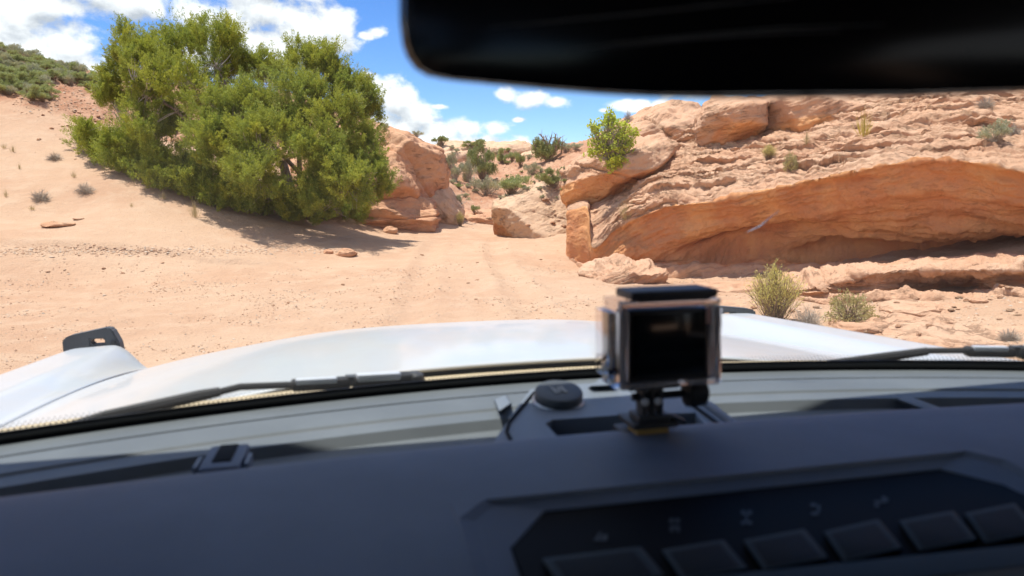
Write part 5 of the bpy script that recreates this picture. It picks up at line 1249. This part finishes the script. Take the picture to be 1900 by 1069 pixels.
# ---------------------------------------------------------------- action camera on the dash
fc = VD(1247, 639, .530); W0, H0_, D0 = .0785, .0655, .034
AC = empty('action_camera', (fc[0], fc[1]+.016, 1.3385), 'black action camera in a clear housing standing on the dashboard', 'camera')
yb = fc[1]+D0/2                                           # its back faces us; body runs forward
b = MB(); b.box((fc[0], yb+.001, fc[2]-.002), (W0-.011, D0-.012, H0_-.011), .003); body = b.build('camera_body', plain('camera_black', (.010, .011, .012), .4, .5), AC)
SCRN = plain('screen_glass', (.004, .006, .007), .12, .5)
b = MB(); b.box((fc[0]+.001, fc[1]+.0062, fc[2]-.001), (.058, .0012, .046), .0004); b.build('camera_screen', SCRN, body)
b = MB()
for (cx, cz, w, h) in ((0, H0_/2-.0025, W0, .005), (0, -H0_/2+.0025, W0, .005)): b.box((fc[0]+cx, fc[1]+.005, fc[2]+cz), (w, .010, h), .002)
for cx in (-W0/2+.003, W0/2-.003): b.box((fc[0]+cx, fc[1]+.005, fc[2]), (.006, .010, H0_-.0108), .002)
ACRY = bpy.data.materials.new('clear_acrylic'); ACRY.use_nodes = True; p = ACRY.node_tree.nodes['Principled BSDF']; p.inputs['Base Color'].default_value = (.86, .82, .84, 1); p.inputs['Transmission Weight'].default_value = .80; p.inputs['Roughness'].default_value = .16; p.inputs['IOR'].default_value = 1.42
fr_ = b.build('housing_frame', ACRY, AC, 'clear plastic frame of the housing')
b = MB(); b.box((fc[0]-W0/2-.0015, yb+.004, fc[2]-.004), (.0025, D0, H0_-.008), .001); b.box((fc[0]+W0/2+.0015, yb+.004, fc[2]-.004), (.0025, D0, H0_-.008), .001); b.box((fc[0], yb+D0/2+.004, fc[2]), (W0, .0025, H0_), .001); b.box((fc[0]-W0/2-.005, yb+.004, fc[2]), (.0065, D0*.9, .050), .002); b.build('housing_shell', CLEAR, AC)
b = MB(); b.box((fc[0]+.002, fc[1]+.016, fc[2]+H0_/2+.0040), (W0-.010, .034, .0068), .0026); b.box((fc[0]+.002, fc[1]+.010, fc[2]+H0_/2+.001), (W0-.022, .02, .004), .001); b.build('housing_latch', BLACK, AC, 'black latch bar along the top of the housing')
b = MB(); b.box((fc[0]+W0/2-.0075, fc[1]+.0052, fc[2]+.019), (.0040, .002, .012), .0006); b.build('record_button', plain('pink_plastic', (.55, .33, .28), .4), AC)
zb = fc[2]-H0_/2
b = MB()
for dx in (-.007, 0, .007): b.box((fc[0]-.010+dx, fc[1]+.018, zb-.008), (.0032, .014, .020), .001)
b.box((fc[0]-.010, fc[1]+.018, zb-.001), (.040, .020, .004), .001); b.build('mount_fingers', BLACK, AC)
b = MB(); b.tube([(fc[0]-.024, fc[1]+.018, zb-.010), (fc[0]+.022, fc[1]+.018, zb-.010)], .0030, 10); b.lathe([(.0045, 0), (.0105, .002), (.0115, .008), (.0105, .016), (.006, .019)], Matrix.Translation((fc[0]+.018, fc[1]+.018, zb-.010)) @ Matrix.Rotation(R(90), 4, 'Y'), 10); b.build('thumb_screw', RUBBER, AC, 'black knurled thumb screw')
b = MB()
for dx in (-.0105, -.0035, .0035): b.box((fc[0]-.010+dx+.0035, fc[1]+.018, zb-.017), (.0030, .013, .016), .001)
b.box((fc[0]-.010, fc[1]+.018, zb-.0255), (.026, .022, .006), .002); b.box((fc[0]-.010, fc[1]+.022, zb-.030), (.036, .034, .004), .001); b.box((fc[0]+.010, fc[1]+.012, zb-.0275), (.012, .010, .003), .001, Matrix.Rotation(R(25), 4, 'Y')); b.build('mount_buckle', BLACK, AC)
b = MB()
for dx in (-.0035, .0065): b.lathe([(.0005, 0), (.0026, .0005), (.003, .0015), (.0026, .0025)], Matrix.Translation((fc[0]-.010+dx-.0035, fc[1]+.0105, zb-.012)) @ Matrix.Rotation(R(90), 4, 'X'), 12)
b.build('steel_pin', CHROME, AC)
b = MB(); b.box((fc[0]-.012, fc[1]+.016, zb-.034), (.026, .020, .005), .001); b.build('amber_band', BRASS, AC)
b = MB(); b.box((fc[0]-.010, fc[1]+.018, (zb-.0365+1.3375)/2), (.044, .042, max(.003, zb-.0365-1.3375)), .001); b.build('adhesive_base', BLACK, AC)
